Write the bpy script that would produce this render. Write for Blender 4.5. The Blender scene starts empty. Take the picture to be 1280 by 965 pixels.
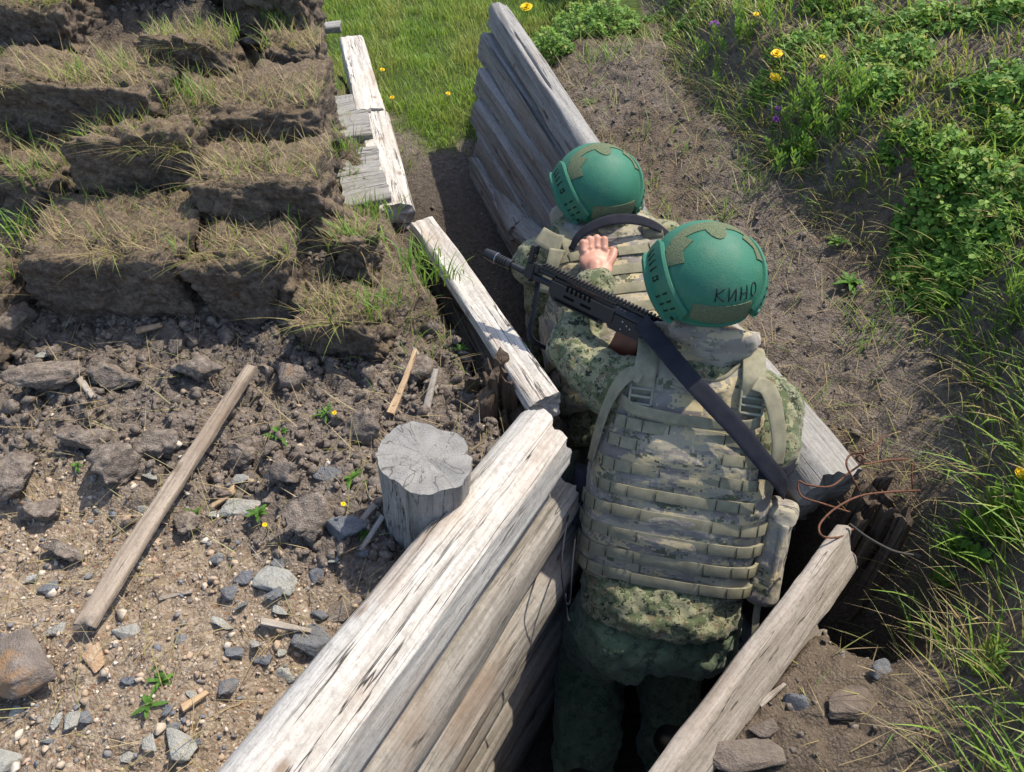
import bpy, bmesh, math, random
import numpy as np
from mathutils import Vector, Matrix, Euler

# ------------------------------------------------------------------ camera, sky, sun, exposure
SC = bpy.context.scene
COL = SC.collection
R = math.radians
CAM_Z, PITCH, FPX = 2.5, 43.0, 950.0
cam_d = bpy.data.cameras.new('camera'); cam = bpy.data.objects.new('camera', cam_d); COL.objects.link(cam)
cam.location = (0, 0, CAM_Z); cam.rotation_euler = (R(90 - PITCH), 0, 0)
cam_d.sensor_width = 36; cam_d.lens = 36 * FPX / 1280; cam_d.clip_start = 0.02; cam_d.clip_end = 400
SC.camera = cam
SUN_AZ, SUN_EL = 55.0, 58.0            # azimuth clockwise from +Y
W = bpy.data.worlds.new('World'); SC.world = W; W.use_nodes = True
wn = W.node_tree.nodes; wl = W.node_tree.links; wn.clear()
sky = wn.new('ShaderNodeTexSky'); sky.sky_type = 'NISHITA'; sky.sun_disc = False
sky.sun_elevation = R(SUN_EL); sky.sun_rotation = R(SUN_AZ); sky.air_density = 1.0; sky.dust_density = 1.5
bg = wn.new('ShaderNodeBackground'); bg.inputs[1].default_value = 0.15
wo = wn.new('ShaderNodeOutputWorld'); wl.new(sky.outputs[0], bg.inputs[0]); wl.new(bg.outputs[0], wo.inputs[0])
sd = bpy.data.lights.new('sun', 'SUN'); sd.energy = 3.5; sd.angle = R(0.6); sd.color = (1.0, 0.915, 0.77)
sun = bpy.data.objects.new('sun', sd); COL.objects.link(sun)
sdir = Vector((math.sin(R(SUN_AZ)) * math.cos(R(SUN_EL)), math.cos(R(SUN_AZ)) * math.cos(R(SUN_EL)), math.sin(R(SUN_EL))))
sun.rotation_euler = (-sdir).to_track_quat('-Z', 'Y').to_euler(); sun.location = (3, 3, 6)
SC.view_settings.view_transform = 'Standard'; SC.view_settings.look = 'None'
SC.view_settings.exposure = 1.0; SC.view_settings.gamma = 1.0
SC.render.engine = 'CYCLES'
SC.cycles.use_denoising = True
SC.cycles.max_bounces = 6; SC.cycles.diffuse_bounces = 3; SC.cycles.transmission_bounces = 4; SC.cycles.transparent_max_bounces = 4

rng = np.random.default_rng(7); random.seed(7)
_F = np.array([0, math.cos(R(PITCH)), -math.sin(R(PITCH))]); _U = np.array([0, math.sin(R(PITCH)), math.cos(R(PITCH))])
def ray(px, py): return np.array([(px - 640) / FPX, 0, 0]) + _F + (482.5 - py) / FPX * _U
def at_z(px, py, z):                    # point of the place seen at a photo pixel, on the level z
    d = ray(px, py); t = (z - CAM_Z) / d[2]; return Vector((d[0] * t, d[1] * t, z))
def at_t(px, py, t):                    # same, at forward distance t
    d = ray(px, py) * t; return Vector((d[0], d[1], CAM_Z + d[2]))
def at_y(px, py, y):
    d = ray(px, py); t = y / d[1]; return Vector((d[0] * t, y, CAM_Z + d[2] * t))

# ------------------------------------------------------------------ numpy noise
def _h(ix, iy, iz, s):
    n = (ix.astype(np.int64) * 374761393 + iy.astype(np.int64) * 668265263 + iz.astype(np.int64) * 2147483647 + s * 974634777) & 0xFFFFFFFF
    n = ((n ^ (n >> 13)) * 1274126177) & 0xFFFFFFFF
    n = ((n ^ (n >> 16)) * 2246822519) & 0xFFFFFFFF
    return ((n ^ (n >> 15)) & 0xFFFFFF) / float(0xFFFFFF)
def vn(x, y, z=0.0, s=0):
    x = np.asarray(x, float); y = np.asarray(y, float) + 0 * x; z = np.asarray(z, float) + 0 * x
    ix, iy, iz = np.floor(x), np.floor(y), np.floor(z); fx, fy, fz = x - ix, y - iy, z - iz
    u, v, w = [f * f * f * (f * (f * 6 - 15) + 10) for f in (fx, fy, fz)]
    r = 0
    for dx in (0, 1):
        for dy in (0, 1):
            for dz in (0, 1):
                r = r + _h(ix + dx, iy + dy, iz + dz, s) * (u if dx else 1 - u) * (v if dy else 1 - v) * (w if dz else 1 - w)
    return r * 2 - 1
def fbm(x, y, z=0.0, s=0, o=4, g=0.5, l=2.03):
    r, a = 0, 1.0
    for i in range(o):
        r = r + a * vn(np.asarray(x) * l ** i, np.asarray(y) * l ** i, np.asarray(z) * l ** i, s + i * 17); a *= g
    return r
def worley(x, y, s=0):
    x = np.asarray(x, float); y = np.asarray(y, float); ix, iy = np.floor(x), np.floor(y)
    f1 = np.full(x.shape, 9.0); f2 = np.full(x.shape, 9.0); cid = np.zeros(x.shape)
    for dx in (-1, 0, 1):
        for dy in (-1, 0, 1):
            cx, cy = ix + dx, iy + dy
            qx = cx + _h(cx, cy, cx * 0, s); qy = cy + _h(cx, cy, cx * 0, s + 5)
            d = np.hypot(x - qx, y - qy); c = _h(cx, cy, cx * 0, s + 9)
            m = d < f1
            f2 = np.where(m, f1, np.minimum(f2, d)); cid = np.where(m, c, cid); f1 = np.where(m, d, f1)
    return f1, f2, cid
def sstep(a, b, x):
    t = np.clip((x - a) / (b - a), 0, 1); return t * t * (3 - 2 * t)

# ------------------------------------------------------------------ object helpers
def link(o, parent=None):
    COL.objects.link(o)
    if parent is not None: o.parent = parent
    return o
def tag(o, label=None, cat=None, group=None, kind=None):
    if label: o['label'] = label
    if cat: o['category'] = cat
    if group: o['group'] = group
    if kind: o['kind'] = kind
    return o
def empty(name, loc=(0, 0, 0)):
    o = bpy.data.objects.new(name, None); o.location = loc; o.empty_display_size = 0.05; return link(o)
def child_to(o, parent):
    o.parent = parent; o.matrix_parent_inverse = Matrix.Translation(-Vector(parent.location)); return o
def mesh_obj(name, V, F, mat=None, parent=None, smooth=True, world_child=True):
    me = bpy.data.meshes.new(name)
    V = np.asarray(V, dtype=np.float32)
    if isinstance(F, np.ndarray):
        n, k = F.shape
        me.vertices.add(len(V)); me.vertices.foreach_set('co', V.ravel())
        me.loops.add(n * k); me.loops.foreach_set('vertex_index', F.astype(np.int32).ravel())
        me.polygons.add(n); me.polygons.foreach_set('loop_start', np.arange(0, n * k, k, dtype=np.int32))
        me.update(calc_edges=True)
    else:
        me.from_pydata([tuple(map(float, v)) for v in V], [], [tuple(int(i) for i in f) for f in F]); me.update()
    if smooth: me.polygons.foreach_set('use_smooth', np.ones(len(me.polygons), dtype=bool))
    o = bpy.data.objects.new(name, me)
    for m in (mat if isinstance(mat, (list, tuple)) else [mat]):
        if m: me.materials.append(m)
    link(o)
    if parent is not None:
        if world_child: child_to(o, parent)
        else: o.parent = parent
    return o
def bm_obj(name, bm, mat=None, parent=None, smooth=True, world_child=True):
    me = bpy.data.meshes.new(name); bm.to_mesh(me); bm.free()
    if smooth: me.polygons.foreach_set('use_smooth', np.ones(len(me.polygons), dtype=bool))
    o = bpy.data.objects.new(name, me)
    if mat: me.materials.append(mat)
    link(o)
    if parent is not None:
        if world_child: child_to(o, parent)
        else: o.parent = parent
    return o
def fattr(o, name, arr):
    a = o.data.attributes.new(name, 'FLOAT', 'POINT'); a.data.foreach_set('value', np.asarray(arr, dtype=np.float32))
def set_sharp(o, ang=40):
    me = o.data
    bm = bmesh.new(); bm.from_mesh(me)
    for e in bm.edges:
        e.smooth = not (len(e.link_faces) == 2 and e.calc_face_angle(0) > R(ang))
    bm.to_mesh(me); bm.free()
def spline(P, n):                       # Catmull-Rom through points
    P = np.array([list(p) for p in P], float); k = len(P)
    Q = np.vstack([2 * P[0] - P[1], P, 2 * P[-1] - P[-2]]); out = []
    for t in np.linspace(0, k - 1, n):
        i = min(int(t), k - 2); f = t - i; a, b, c, d = Q[i], Q[i + 1], Q[i + 2], Q[i + 3]
        out.append(0.5 * (2 * b + (c - a) * f + (2 * a - 5 * b + 4 * c - d) * f * f + (3 * b - a - 3 * c + d) * f ** 3))
    return np.array(out)
def tube(P, r, n=40, seg=8, smooth_path=True):
    P = spline(P, n) if smooth_path else np.array([list(p) for p in P], float); n = len(P)
    T = np.gradient(P, axis=0); T /= np.linalg.norm(T, axis=1)[:, None] + 1e-9
    up = np.array([0.13, 0.21, 0.97]); N = np.cross(T, up); N /= np.linalg.norm(N, axis=1)[:, None] + 1e-9; B = np.cross(T, N)
    rr = np.broadcast_to(np.interp(np.linspace(0, 1, n), np.linspace(0, 1, np.size(r)), np.atleast_1d(r)), (n,))
    a = np.linspace(0, 2 * math.pi, seg, endpoint=False)
    V = P[:, None, :] + rr[:, None, None] * (np.cos(a)[None, :, None] * N[:, None, :] + np.sin(a)[None, :, None] * B[:, None, :])
    V = V.reshape(-1, 3); F = []
    for i in range(n - 1):
        for j in range(seg):
            F.append((i * seg + j, i * seg + (j + 1) % seg, (i + 1) * seg + (j + 1) % seg, (i + 1) * seg + j))
    F.append(tuple(range(seg))[::-1]); F.append(tuple((n - 1) * seg + j for j in range(seg)))
    return V, F
def ribbon(P, Nrm, w, th=0.002, n=40, wn_=5, sag=0.0):   # webbing: strip along P, lying on surface normal Nrm
    P = spline(P, n); Nn = spline(Nrm, n); Nn /= np.linalg.norm(Nn, axis=1)[:, None]
    T = np.gradient(P, axis=0); T /= np.linalg.norm(T, axis=1)[:, None]
    S = np.cross(T, Nn); S /= np.linalg.norm(S, axis=1)[:, None]; Nn = np.cross(S, T)
    ww = np.interp(np.linspace(0, 1, n), np.linspace(0, 1, np.size(w)), np.atleast_1d(w))
    prof = [(-.5, 0), (-.5, .6), (-.46, 1), (-.25, 1 + sag), (0, 1 + 1.4 * sag), (.25, 1 + sag), (.46, 1), (.5, .6), (.5, 0)]
    k = len(prof); V = np.array([[P[i] + S[i] * a * ww[i] + Nn[i] * b * th for a, b in prof] for i in range(n)]).reshape(-1, 3)
    F = []
    for i in range(n - 1):
        for j in range(k):
            F.append((i * k + j, i * k + (j + 1) % k, (i + 1) * k + (j + 1) % k, (i + 1) * k + j))
    F.append(tuple(range(k))[::-1]); F.append(tuple((n - 1) * k + j for j in range(k)))
    return V, F
def cat_vf(parts):
    V, F, o = [], [], 0
    for v, f in parts:
        V.append(np.asarray(v, float)); F += [tuple(i + o for i in q) for q in f]; o += len(v)
    return np.vstack(V), F
def boxvf(c, s, M=None, bev=0.0):
    bm = bmesh.new(); bmesh.ops.create_cube(bm, size=1)
    for v in bm.verts: v.co = Vector((v.co.x * s[0], v.co.y * s[1], v.co.z * s[2]))
    if bev > 0: bmesh.ops.bevel(bm, geom=list(bm.edges), offset=bev, segments=2, affect='EDGES')
    for v in bm.verts:
        v.co = v.co + Vector(c)
        if M is not None: v.co = M @ v.co
    bm.verts.index_update()
    V = np.array([v.co[:] for v in bm.verts]); F = [tuple(v.index for v in f.verts) for f in bm.faces]; bm.free(); return V, F
def cylvf(p0, p1, r0, r1=None, seg=20):
    r1 = r0 if r1 is None else r1
    return tube([p0, p1], [r0, r1], n=2, seg=seg, smooth_path=False)

# ------------------------------------------------------------------ material helpers
class NT:
    def __init__(s, name):
        s.m = bpy.data.materials.new(name); s.m.use_nodes = True; s.t = s.m.node_tree; s.t.nodes.clear()
        s.out = s.n('ShaderNodeOutputMaterial'); s.b = s.n('ShaderNodeBsdfPrincipled'); s.l(s.b.outputs[0], s.out.inputs[0])
    def n(s, t, **k):
        x = s.t.nodes.new(t)
        for a, b in k.items(): setattr(x, a, b)
        return x
    def l(s, a, b): s.t.links.new(a, b)
    def set(s, sock, v):
        if hasattr(v, 'links'): s.l(v, sock)
        else: sock.default_value = v
    def tc(s, out='Object'): return s.n('ShaderNodeTexCoord').outputs[out]
    def pos(s): return s.n('ShaderNodeNewGeometry').outputs['Position']
    def mapg(s, v, sc=(1, 1, 1), rot=(0, 0, 0), loc=(0, 0, 0)):
        x = s.n('ShaderNodeMapping'); s.l(v, x.inputs[0]); x.inputs['Scale'].default_value = sc; x.inputs['Rotation'].default_value = rot; x.inputs['Location'].default_value = loc; return x.outputs[0]
    def noise(s, v, sc, det=4, rough=.55, dist=0.0, out=0):
        x = s.n('ShaderNodeTexNoise'); s.l(v, x.inputs['Vector']); x.inputs['Scale'].default_value = sc; x.inputs['Detail'].default_value = det; x.inputs['Roughness'].default_value = rough; x.inputs['Distortion'].default_value = dist; return x.outputs[out]
    def vor(s, v, sc, feat='F1', out='Distance', rnd=1.0):
        x = s.n('ShaderNodeTexVoronoi', feature=feat); s.l(v, x.inputs['Vector']); x.inputs['Scale'].default_value = sc; x.inputs['Randomness'].default_value = rnd; return x.outputs[out]
    def math(s, op, a, b=0.0, c=0.0, clamp=False):
        x = s.n('ShaderNodeMath', operation=op, use_clamp=clamp); s.set(x.inputs[0], a); s.set(x.inputs[1], b); s.set(x.inputs[2], c); return x.outputs[0]
    def vmath(s, op, a, b=(0, 0, 0), out=0):
        x = s.n('ShaderNodeVectorMath', operation=op); s.set(x.inputs[0], a); s.set(x.inputs[1], b); return x.outputs[out]
    def ramp(s, f, stops, interp='LINEAR'):
        x = s.n('ShaderNodeValToRGB'); s.l(f, x.inputs[0]); cr = x.color_ramp; cr.interpolation = interp
        while len(cr.elements) < len(stops): cr.elements.new(0.5)
        for e, (p, c) in zip(cr.elements, stops):
            e.position = p; c = c if hasattr(c, '__len__') else (c, c, c); e.color = tuple(c[:3]) + (1,)
        return x.outputs[0]
    def mr(s, v, a, b, c=0.0, d=1.0):
        x = s.n('ShaderNodeMapRange'); s.l(v, x.inputs[0]); x.inputs[1].default_value = a; x.inputs[2].default_value = b; x.inputs[3].default_value = c; x.inputs[4].default_value = d; return x.outputs[0]
    def mix(s, f, a, b, bt='MIX'):
        x = s.n('ShaderNodeMix', data_type='RGBA', blend_type=bt); s.set(x.inputs[0], f)
        for i, v in ((6, a), (7, b)):
            if hasattr(v, 'links'): s.l(v, x.inputs[i])
            else: x.inputs[i].default_value = tuple(v[:3]) + (1,)
        return x.outputs[2]
    def attr(s, name, out='Fac'): return s.n('ShaderNodeAttribute', attribute_name=name).outputs[out]
    def orand(s): return s.n('ShaderNodeObjectInfo').outputs['Random']
    def sep(s, v): return s.n('ShaderNodeSeparateXYZ'), v
    def xyz(s, v):
        x = s.n('ShaderNodeSeparateXYZ'); s.l(v, x.inputs[0]); return x.outputs
    def bump(s, h, st=.5, d=.01, nrm=None):
        x = s.n('ShaderNodeBump'); s.l(h, x.inputs['Height']); x.inputs['Strength'].default_value = st; x.inputs['Distance'].default_value = d
        if nrm is not None: s.l(nrm, x.inputs['Normal'])
        return x.outputs[0]
    def fin(s, col=None, rough=.8, nrm=None, spec=.3, metal=0.0):
        b = s.b
        if col is not None:
            if hasattr(col, 'links'): s.l(col, b.inputs['Base Color'])
            else: b.inputs['Base Color'].default_value = tuple(col[:3]) + (1,)
        s.set(b.inputs['Roughness'], rough); b.inputs['Specular IOR Level'].default_value = spec; b.inputs['Metallic'].default_value = metal
        if nrm is not None: s.l(nrm, b.inputs['Normal'])
        return s.m

def wood_mat(name, light, mid, dark, brown=(.2, .11, .05), brown_amt=.25, crack=1.0, grain=1.0):
    t = NT(name); o = t.tc(); off = t.n('ShaderNodeObjectInfo')
    v = t.vmath('ADD', o, t.vmath('SCALE', off.outputs['Location'], (0, 0, 0)))
    rnd = t.math('MULTIPLY', off.outputs['Random'], 31.0)
    cx = t.n('ShaderNodeCombineXYZ'); t.l(rnd, cx.inputs[0]); t.l(rnd, cx.inputs[2])
    v = t.vmath('ADD', o, cx.outputs[0])
    g1 = t.noise(t.mapg(v, (2.2, 38, 38)), 1.0, 6, .65, .5)
    g2 = t.noise(t.mapg(v, (9, 210, 210)), 1.0, 5, .7, .4)
    pch = t.noise(t.mapg(v, (3, 6, 6)), 1.0, 4, .55)
    col = t.ramp(g1, [(.25, dark), (.42, mid), (.58, light), (.8, mid)])
    col = t.mix(t.mr(g2, .62, .32, .0, .6), col, t.mix(.75, col, dark), 'MIX')
    iso = t.noise(v, 75.0, 6, .75); col = t.mix(t.mr(iso, .52, .30, 0, .55), col, dark); col = t.mix(t.mr(t.noise(v, 16.0, 5, .65), .55, .75, 0, .5), col, t.mix(.6, col, dark))
    sp = t.mr(t.vor(t.mapg(v, (40, 160, 160)), 1.0), .10, .04, 0, .8); col = t.mix(sp, col, dark)
    pm = t.mr(pch, .52, .72, 0, 1); pm = t.math('MULTIPLY', pm, brown_amt, clamp=True)
    col = t.mix(pm, col, brown)
    # drying cracks along the grain
    cn = t.noise(t.mapg(v, (1.3, 30, 30)), 1.0, 4, .55, .35)
    ck = t.math('ABSOLUTE', t.math('SUBTRACT', cn, .5)); ckm = t.mr(ck, .003, .014, 1.0, 0.0)
    msk = t.mr(t.noise(t.mapg(v, (2.5, 12, 12), loc=(3, 1, 2)), 1.0, 2), .44, .58, 0, 1); ckm = t.math('MULTIPLY', ckm, t.math('MULTIPLY', msk, crack), clamp=True)
    # knots
    kd = t.vor(t.mapg(v, (5.5, 9, 9)), 1.0); kr = t.mr(kd, .05, .13, 1.0, 0.0)
    col = t.mix(t.math('MULTIPLY', kr, .7), col, t.mix(.5, brown, (.02, .015, .01)))
    col = t.mix(t.math('MULTIPLY', ckm, .92, clamp=True), col, (.018, .015, .013))
    # end grain
    nx = t.math('ABSOLUTE', t.xyz(t.tc('Normal'))[0]); em = t.mr(nx, .72, .85, 0, 1)
    s = t.xyz(o); rad = t.math('SQRT', t.math('ADD', t.math('POWER', s[1], 2.0), t.math('POWER', s[2], 2.0)))
    nn = t.noise(o, 30.0, 3); rr = t.math('SINE', t.math('MULTIPLY', t.math('ADD', rad, t.math('MULTIPLY', nn, .012)), 900.0))
    ec = t.mix(t.mr(rr, -1, 1, 0, .16), t_avg(mid, mid), dark); ec = t.mix(t.mr(t.noise(o, 22.0, 4), .45, .7, 0, .5), ec, dark)
    ang = t.math('ARCTAN2', s[1], s[2]); ca = t.n('ShaderNodeCombineXYZ'); t.l(t.math('SINE', ang), ca.inputs[0]); t.l(t.math('COSINE', ang), ca.inputs[1]); t.l(t.math('MULTIPLY', rad, 6.0), ca.inputs[2])
    rc = t.math('ABSOLUTE', t.math('SUBTRACT', t.noise(ca.outputs[0], 1.9, 2, .5, .2), .5)); rcm = t.mr(rc, .0, .014, 1.0, 0.0); ec = t.mix(t.math('MULTIPLY', rcm, .8), ec, (.03, .025, .02))
    col = t.mix(em, col, ec)
    hgt = t.math('ADD', t.math('ADD', t.math('MULTIPLY', g1, .6), t.math('MULTIPLY', g2, .6)), t.math('MULTIPLY', iso, .5)); hgt = t.math('SUBTRACT', hgt, t.math('MULTIPLY', ckm, 1.2))
    return t.fin(col, t.mr(g2, .3, .7, .72, .95), t.bump(hgt, .5 * grain, .006), spec=.25)

def camo_mat(name, cols, px=.004, sc=14.0, ani=(1, 1, 1), folds=.5, thr=(.52, .56, .6), dirt=None, coord='Object'):
    # layered pixelated blotches: cols = [base, c1, c2, c3]
    t = NT(name); o = t.tc(coord)
    sn = t.vmath('SNAP', o, (px, px, px)); v = t.mapg(sn, ani)
    base = cols[0]; col = None
    lo = t.noise(t.mapg(o, ani), sc * .35, 3); cur = t.mix(t.mr(lo, .42, .6, 0, .5), cols[0], t_avg(cols[0], cols[1]))
    for i, c in enumerate(cols[1:]):
        nz = t.noise(t.mapg(v, (1, 1, 1), loc=(3.1 * i + 1, 7.7 * i, 2.3 * i)), sc * (1 + .35 * i), 6, .72)
        cur = t.mix(t.mr(nz, thr[i] - .004, thr[i] + .004, 0, 1), cur, c)
    if dirt: cur = t.mix(t.mr(t.noise(o, 6.0, 5, .6), .5, .75, 0, .55), cur, dirt)
    wv = t.vor(o, 900.0); f = t.noise(o, 26.0, 4, .6, .8)
    wr = t.noise(t.mapg(o, (9, 9, 30)), 1.0, 3, .55, 1.2)
    n = t.bump(t.math('ADD', t.math('MULTIPLY', f, .5), wr), folds, .012); n = t.bump(wv, .12, .001, n)
    t.b.inputs['Sheen Weight'].default_value = .15
    return t.fin(cur, .92, n, spec=.12)
def t_avg(a, b): return tuple((x + y) / 2 for x, y in zip(a, b))
def simple_mat(name, col, rough=.6, spec=.3, var=.2, sc=40.0, bump=.15, metal=0.0, bd=.002):
    t = NT(name); o = t.tc(); n = t.noise(o, sc, 5, .6)
    c = t.mix(t.mr(n, .3, .7, 0, 1), tuple(x * (1 - var) for x in col), tuple(min(1, x * (1 + var)) for x in col))
    return t.fin(c, t.mr(n, .3, .7, max(0, rough - .08), min(1, rough + .08)), t.bump(n, bump, bd), spec, metal)
def leaf_mat(name, stops, attr='tint', transl=.35, rough=.5, spec=.35):
    t = NT(name); a = t.attr(attr); c = t.ramp(a, stops)
    c = t.mix(t.mr(t.noise(t.pos(), 120.0, 3), .3, .7, 0, .3), c, t.mix(.5, c, (.02, .03, .01)))
    t.fin(c, rough, None, spec)
    tr = t.n('ShaderNodeBsdfTranslucent'); t.l(t.mix(.5, c, t.mix(.35, c, (.5, .55, .05))), tr.inputs[0])
    mx = t.n('ShaderNodeMixShader'); mx.inputs[0].default_value = transl; t.l(t.b.outputs[0], mx.inputs[1]); t.l(tr.outputs[0], mx.inputs[2]); t.l(mx.outputs[0], t.out.inputs[0])
    return t.m

# ------------------------------------------------------------------ the trench plan
LEFT = np.array([(-1.27, -1.10), (-.37, .45), (.09, 1.20), (-.30, 2.20), (-.40, 2.45), (-.86, 4.10)])
RIGHT = np.array([(-1.2, -.95), (-.25, 0.0), (.245, .51), (.78, 1.06), (.28, 2.40), (-.065, 3.33)])
BANK = np.array([(.62, 4.2), (.66, 3.05), (.90, 2.14), (1.08, 1.78), (1.12, 1.38), (1.02, 1.06), (.90, .80), (.74, .47), (.55, .10), (.2, -.4)])
POLY = np.vstack([LEFT, [(-1.0, 5.2), (-.35, 5.2)], RIGHT[::-1]])
def seg_dist(x, y, P):
    d = np.full(np.shape(x), 1e9)
    for a, b in zip(P[:-1], P[1:]):
        ab = b - a; t = np.clip(((x - a[0]) * ab[0] + (y - a[1]) * ab[1]) / (ab @ ab), 0, 1)
        d = np.minimum(d, np.hypot(x - a[0] - t * ab[0], y - a[1] - t * ab[1]))
    return d
def inside(x, y, P):
    c = np.zeros(np.shape(x), bool); n = len(P)
    for i in range(n):
        a, b = P[i], P[(i + 1) % n]
        if a[1] == b[1]: continue
        cond = ((a[1] > y) != (b[1] > y)) & (x < (b[0] - a[0]) * (y - a[1]) / (b[1] - a[1]) + a[0]); c ^= cond
    return c
BANKPOLY = np.vstack([BANK, [(40, -20), (40, 40), (.62, 40)]])
def floor_z(x, y): return np.interp(y, [-2, 1.5, 2.0, 2.5, 3.0, 3.4, 5.5, 9, 60], [0, .02, .34, .62, .78, .85, .99, 1.25, 2.2])
def regions(x, y):
    x = np.asarray(x, float); y = np.asarray(y, float)
    ins = inside(x, y, POLY); dE = seg_dist(x, y, np.vstack([POLY, POLY[:1]])); sd = np.where(ins, -dE, dE)
    # which side: left of the trench centre line
    cx = np.interp(y, [-1.1, .2, .48, 1.13, 2.3, 3.4, 5.2], [-1.4, -.45, -.1, .43, .0, -.35, -.7])
    left = x < cx
    inb = inside(x, y, BANKPOLY); dB = seg_dist(x, y, BANK); db = np.where(inb, dB, -dB)
    return ins, sd, left, db
def turf_z(y): return np.interp(y, [1.45, 1.62, 1.9, 2.15, 2.4, 2.7, 3.0, 3.5, 4.3], [0, .035, .21, .29, .41, .51, .56, .37, -.15])
def height(x, y, detail=True):
    x = np.asarray(x, float); y = np.asarray(y, float)
    ins, sd, left, db = regions(x, y); fz = floor_z(x, y)
    dl = np.maximum(sd, 0)
    zl = 1.15 - .05 * sstep(2.1, 2.5, y) * sstep(.5, .3, dl) + turf_z(y) * sstep(.10 + .1 * sstep(1.9, 2.4, y), .42 + .12 * sstep(1.9, 2.4, y), dl) - .05 * sstep(.12, .0, dl)
    zl = np.where(y > 3.6, np.minimum(zl, 1.15 + (fz - 1.15) * sstep(3.6, 4.4, y) + .0), zl)
    zl = zl + .05 * sstep(.9, 1.5, y) * sstep(-.2, -.8, x) - .03 * sstep(.9, .3, y)
    zr = np.interp(y, [-1, .3, .6, .95, 1.25, 1.6, 2.4, 3.3], [.9, 1.02, 1.05, 1.0, 1.06, 1.15, 1.24, 1.28]) + .10 * sstep(.1, .5, dl)
    hole = .60 * np.exp(-(((x - .84) / .12) ** 2 + ((y - .96) / .13) ** 2)); zr = zr - hole
    d = np.maximum(db, 0)
    zb = np.where(db > 0, .15 * sstep(0, .22, d) + .25 * np.minimum(d, 2.2), 0)
    zb = zb + .14 * sstep(1.2, .5, y) * sstep(0, .25, d)
    zr = zr + zb
    zr = np.where(y > 3.3, zr + (0) * y, zr)
    z = np.where(left, zl, zr)
    z = np.where(ins, fz, fz + (z - fz) * sstep(.0, .07, sd))
    mead = sstep(3.5, 4.3, y) * sstep(.5, .2, x) * (1 - 0 * x)
    z = np.where((y > 3.4) & (x < .62), z * (1 - mead) + (fz + .02 * fbm(x * 2, y * 2, s=3)) * mead, z)
    if detail:
        far = sstep(9, 5, np.hypot(x, y - 1))
        gm = gravel_mask(x, y)
        rough = np.where(ins, .25, np.where(left, 1.0, .65)) * far * (1 - .6 * sstep(3.3, 3.9, y))
        n = .030 * fbm(x * 3.1, y * 3.1, s=11, o=3) * rough
        f1, f2, c = worley(x * 11 + .5 * vn(x * 9, y * 9, s=2), y * 11 + .5 * vn(x * 9, y * 9, s=4), 5)
        n = n + rough * (1 - .65 * gm) * .024 * (sstep(.0, .35, f2 - f1) * (.35 + c) - .5)
        g1, g2, gc = worley(x * 31, y * 31, 8)
        n = n + rough * .010 * (sstep(.0, .4, g2 - g1) * (.3 + gc) - .5)
        n = n + rough * .006 * fbm(x * 60, y * 60, s=21, o=3)
        z = z + n
    return z
def gravel_mask(x, y):
    # tan stony spoil in the near left, dark clods behind it
    w = y + .32 * (x + .6) + .10 * fbm(x * 3, y * 3, s=31, o=3)
    return sstep(1.06, .84, w) * sstep(.1, -.15, x)

def grid_axis(lo, hi, fine, outer):
    core = np.arange(lo, hi + 1e-6, fine)
    def grow(o, sgn):
        out, step, p = [], fine * 1.5, o
        while abs(p) < outer: p += sgn * step; step *= 1.22; out.append(p)
        return out
    return np.concatenate([np.array(grow(lo, -1))[::-1], core, np.array(grow(hi, 1))])
ax = np.concatenate([grid_axis(-2.0, 2.1, .0105, 150)]); ay = grid_axis(.25, 3.5, .0105, 150)
GX, GY = np.meshgrid(ax, ay); GZ = height(GX, GY)
nx_, ny_ = len(ax), len(ay)
idx = np.arange(nx_ * ny_).reshape(ny_, nx_)
Fq = np.stack([idx[:-1, :-1], idx[:-1, 1:], idx[1:, 1:], idx[1:, :-1]], -1).reshape(-1, 4)

def soil_mat():
    t = NT('soil'); p = t.pos(); gr = t.attr('gravel'); md = t.attr('meadow'); th = t.attr('thatch'); fl = t.attr('trodden')
    n1 = t.noise(p, 9.0, 6, .6); n2 = t.noise(p, 55.0, 6, .7); n3 = t.noise(p, 260.0, 4, .7)
    dark = t.ramp(n2, [(.28, (.072, .057, .046)), (.5, (.172, .142, .119)), (.72, (.30, .255, .216))])
    dark = t.mix(t.mr(n1, .45, .7, 0, .5), dark, (.15, .122, .10))
    vv = t.vor(p, 190.0, out='Color'); vc = t.xyz(vv)[0]
    tan = t.ramp(n2, [(.3, (.145, .108, .076)), (.5, (.275, .212, .154)), (.75, (.41, .335, .256))])
    tan = t.mix(t.mr(vc, .8, .95, 0, .7), tan, (.46, .39, .31)); tan = t.mix(t.mr(vc, .10, .02, 0, .6), tan, (.20, .085, .035))
    col = t.mix(gr, dark, tan)
    rust = t.math('MULTIPLY', t.mr(t.noise(p, 14.0, 5, .7), .66, .74, 0, .7), t.math('SUBTRACT', 1.0, gr)); col = t.mix(rust, col, (.22, .088, .03))
    thc = t.ramp(t.noise(t.mapg(p, (1, 1, 1)), 90.0, 5, .7, 1.5), [(.3, (.058, .043, .031)), (.55, (.135, .103, .073)), (.75, (.25, .196, .135))])
    col = t.mix(t.math('MULTIPLY', th, .75), col, thc)
    col = t.mix(fl, col, t.ramp(n2, [(.3, (.055, .045, .037)), (.7, (.13, .108, .088))]))
    col = t.mix(md, col, t.ramp(n2, [(.3, (.035, .055, .015)), (.7, (.09, .12, .03))]))
    h = t.math('ADD', t.math('MULTIPLY', n2, 1.0), t.math('MULTIPLY', n3, .6)); h = t.math('ADD', h, t.math('MULTIPLY', t.vor(p, 150.0), -.5))
    return t.fin(col, .95, t.bump(h, .95, .012), spec=.12)
SOIL = soil_mat()
ground = mesh_obj('ground', np.stack([GX, GY, GZ], -1).reshape(-1, 3), Fq, SOIL)
tag(ground, 'dark brown trench soil, tan stony spoil and meadow ground', None, None, 'structure')
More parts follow.
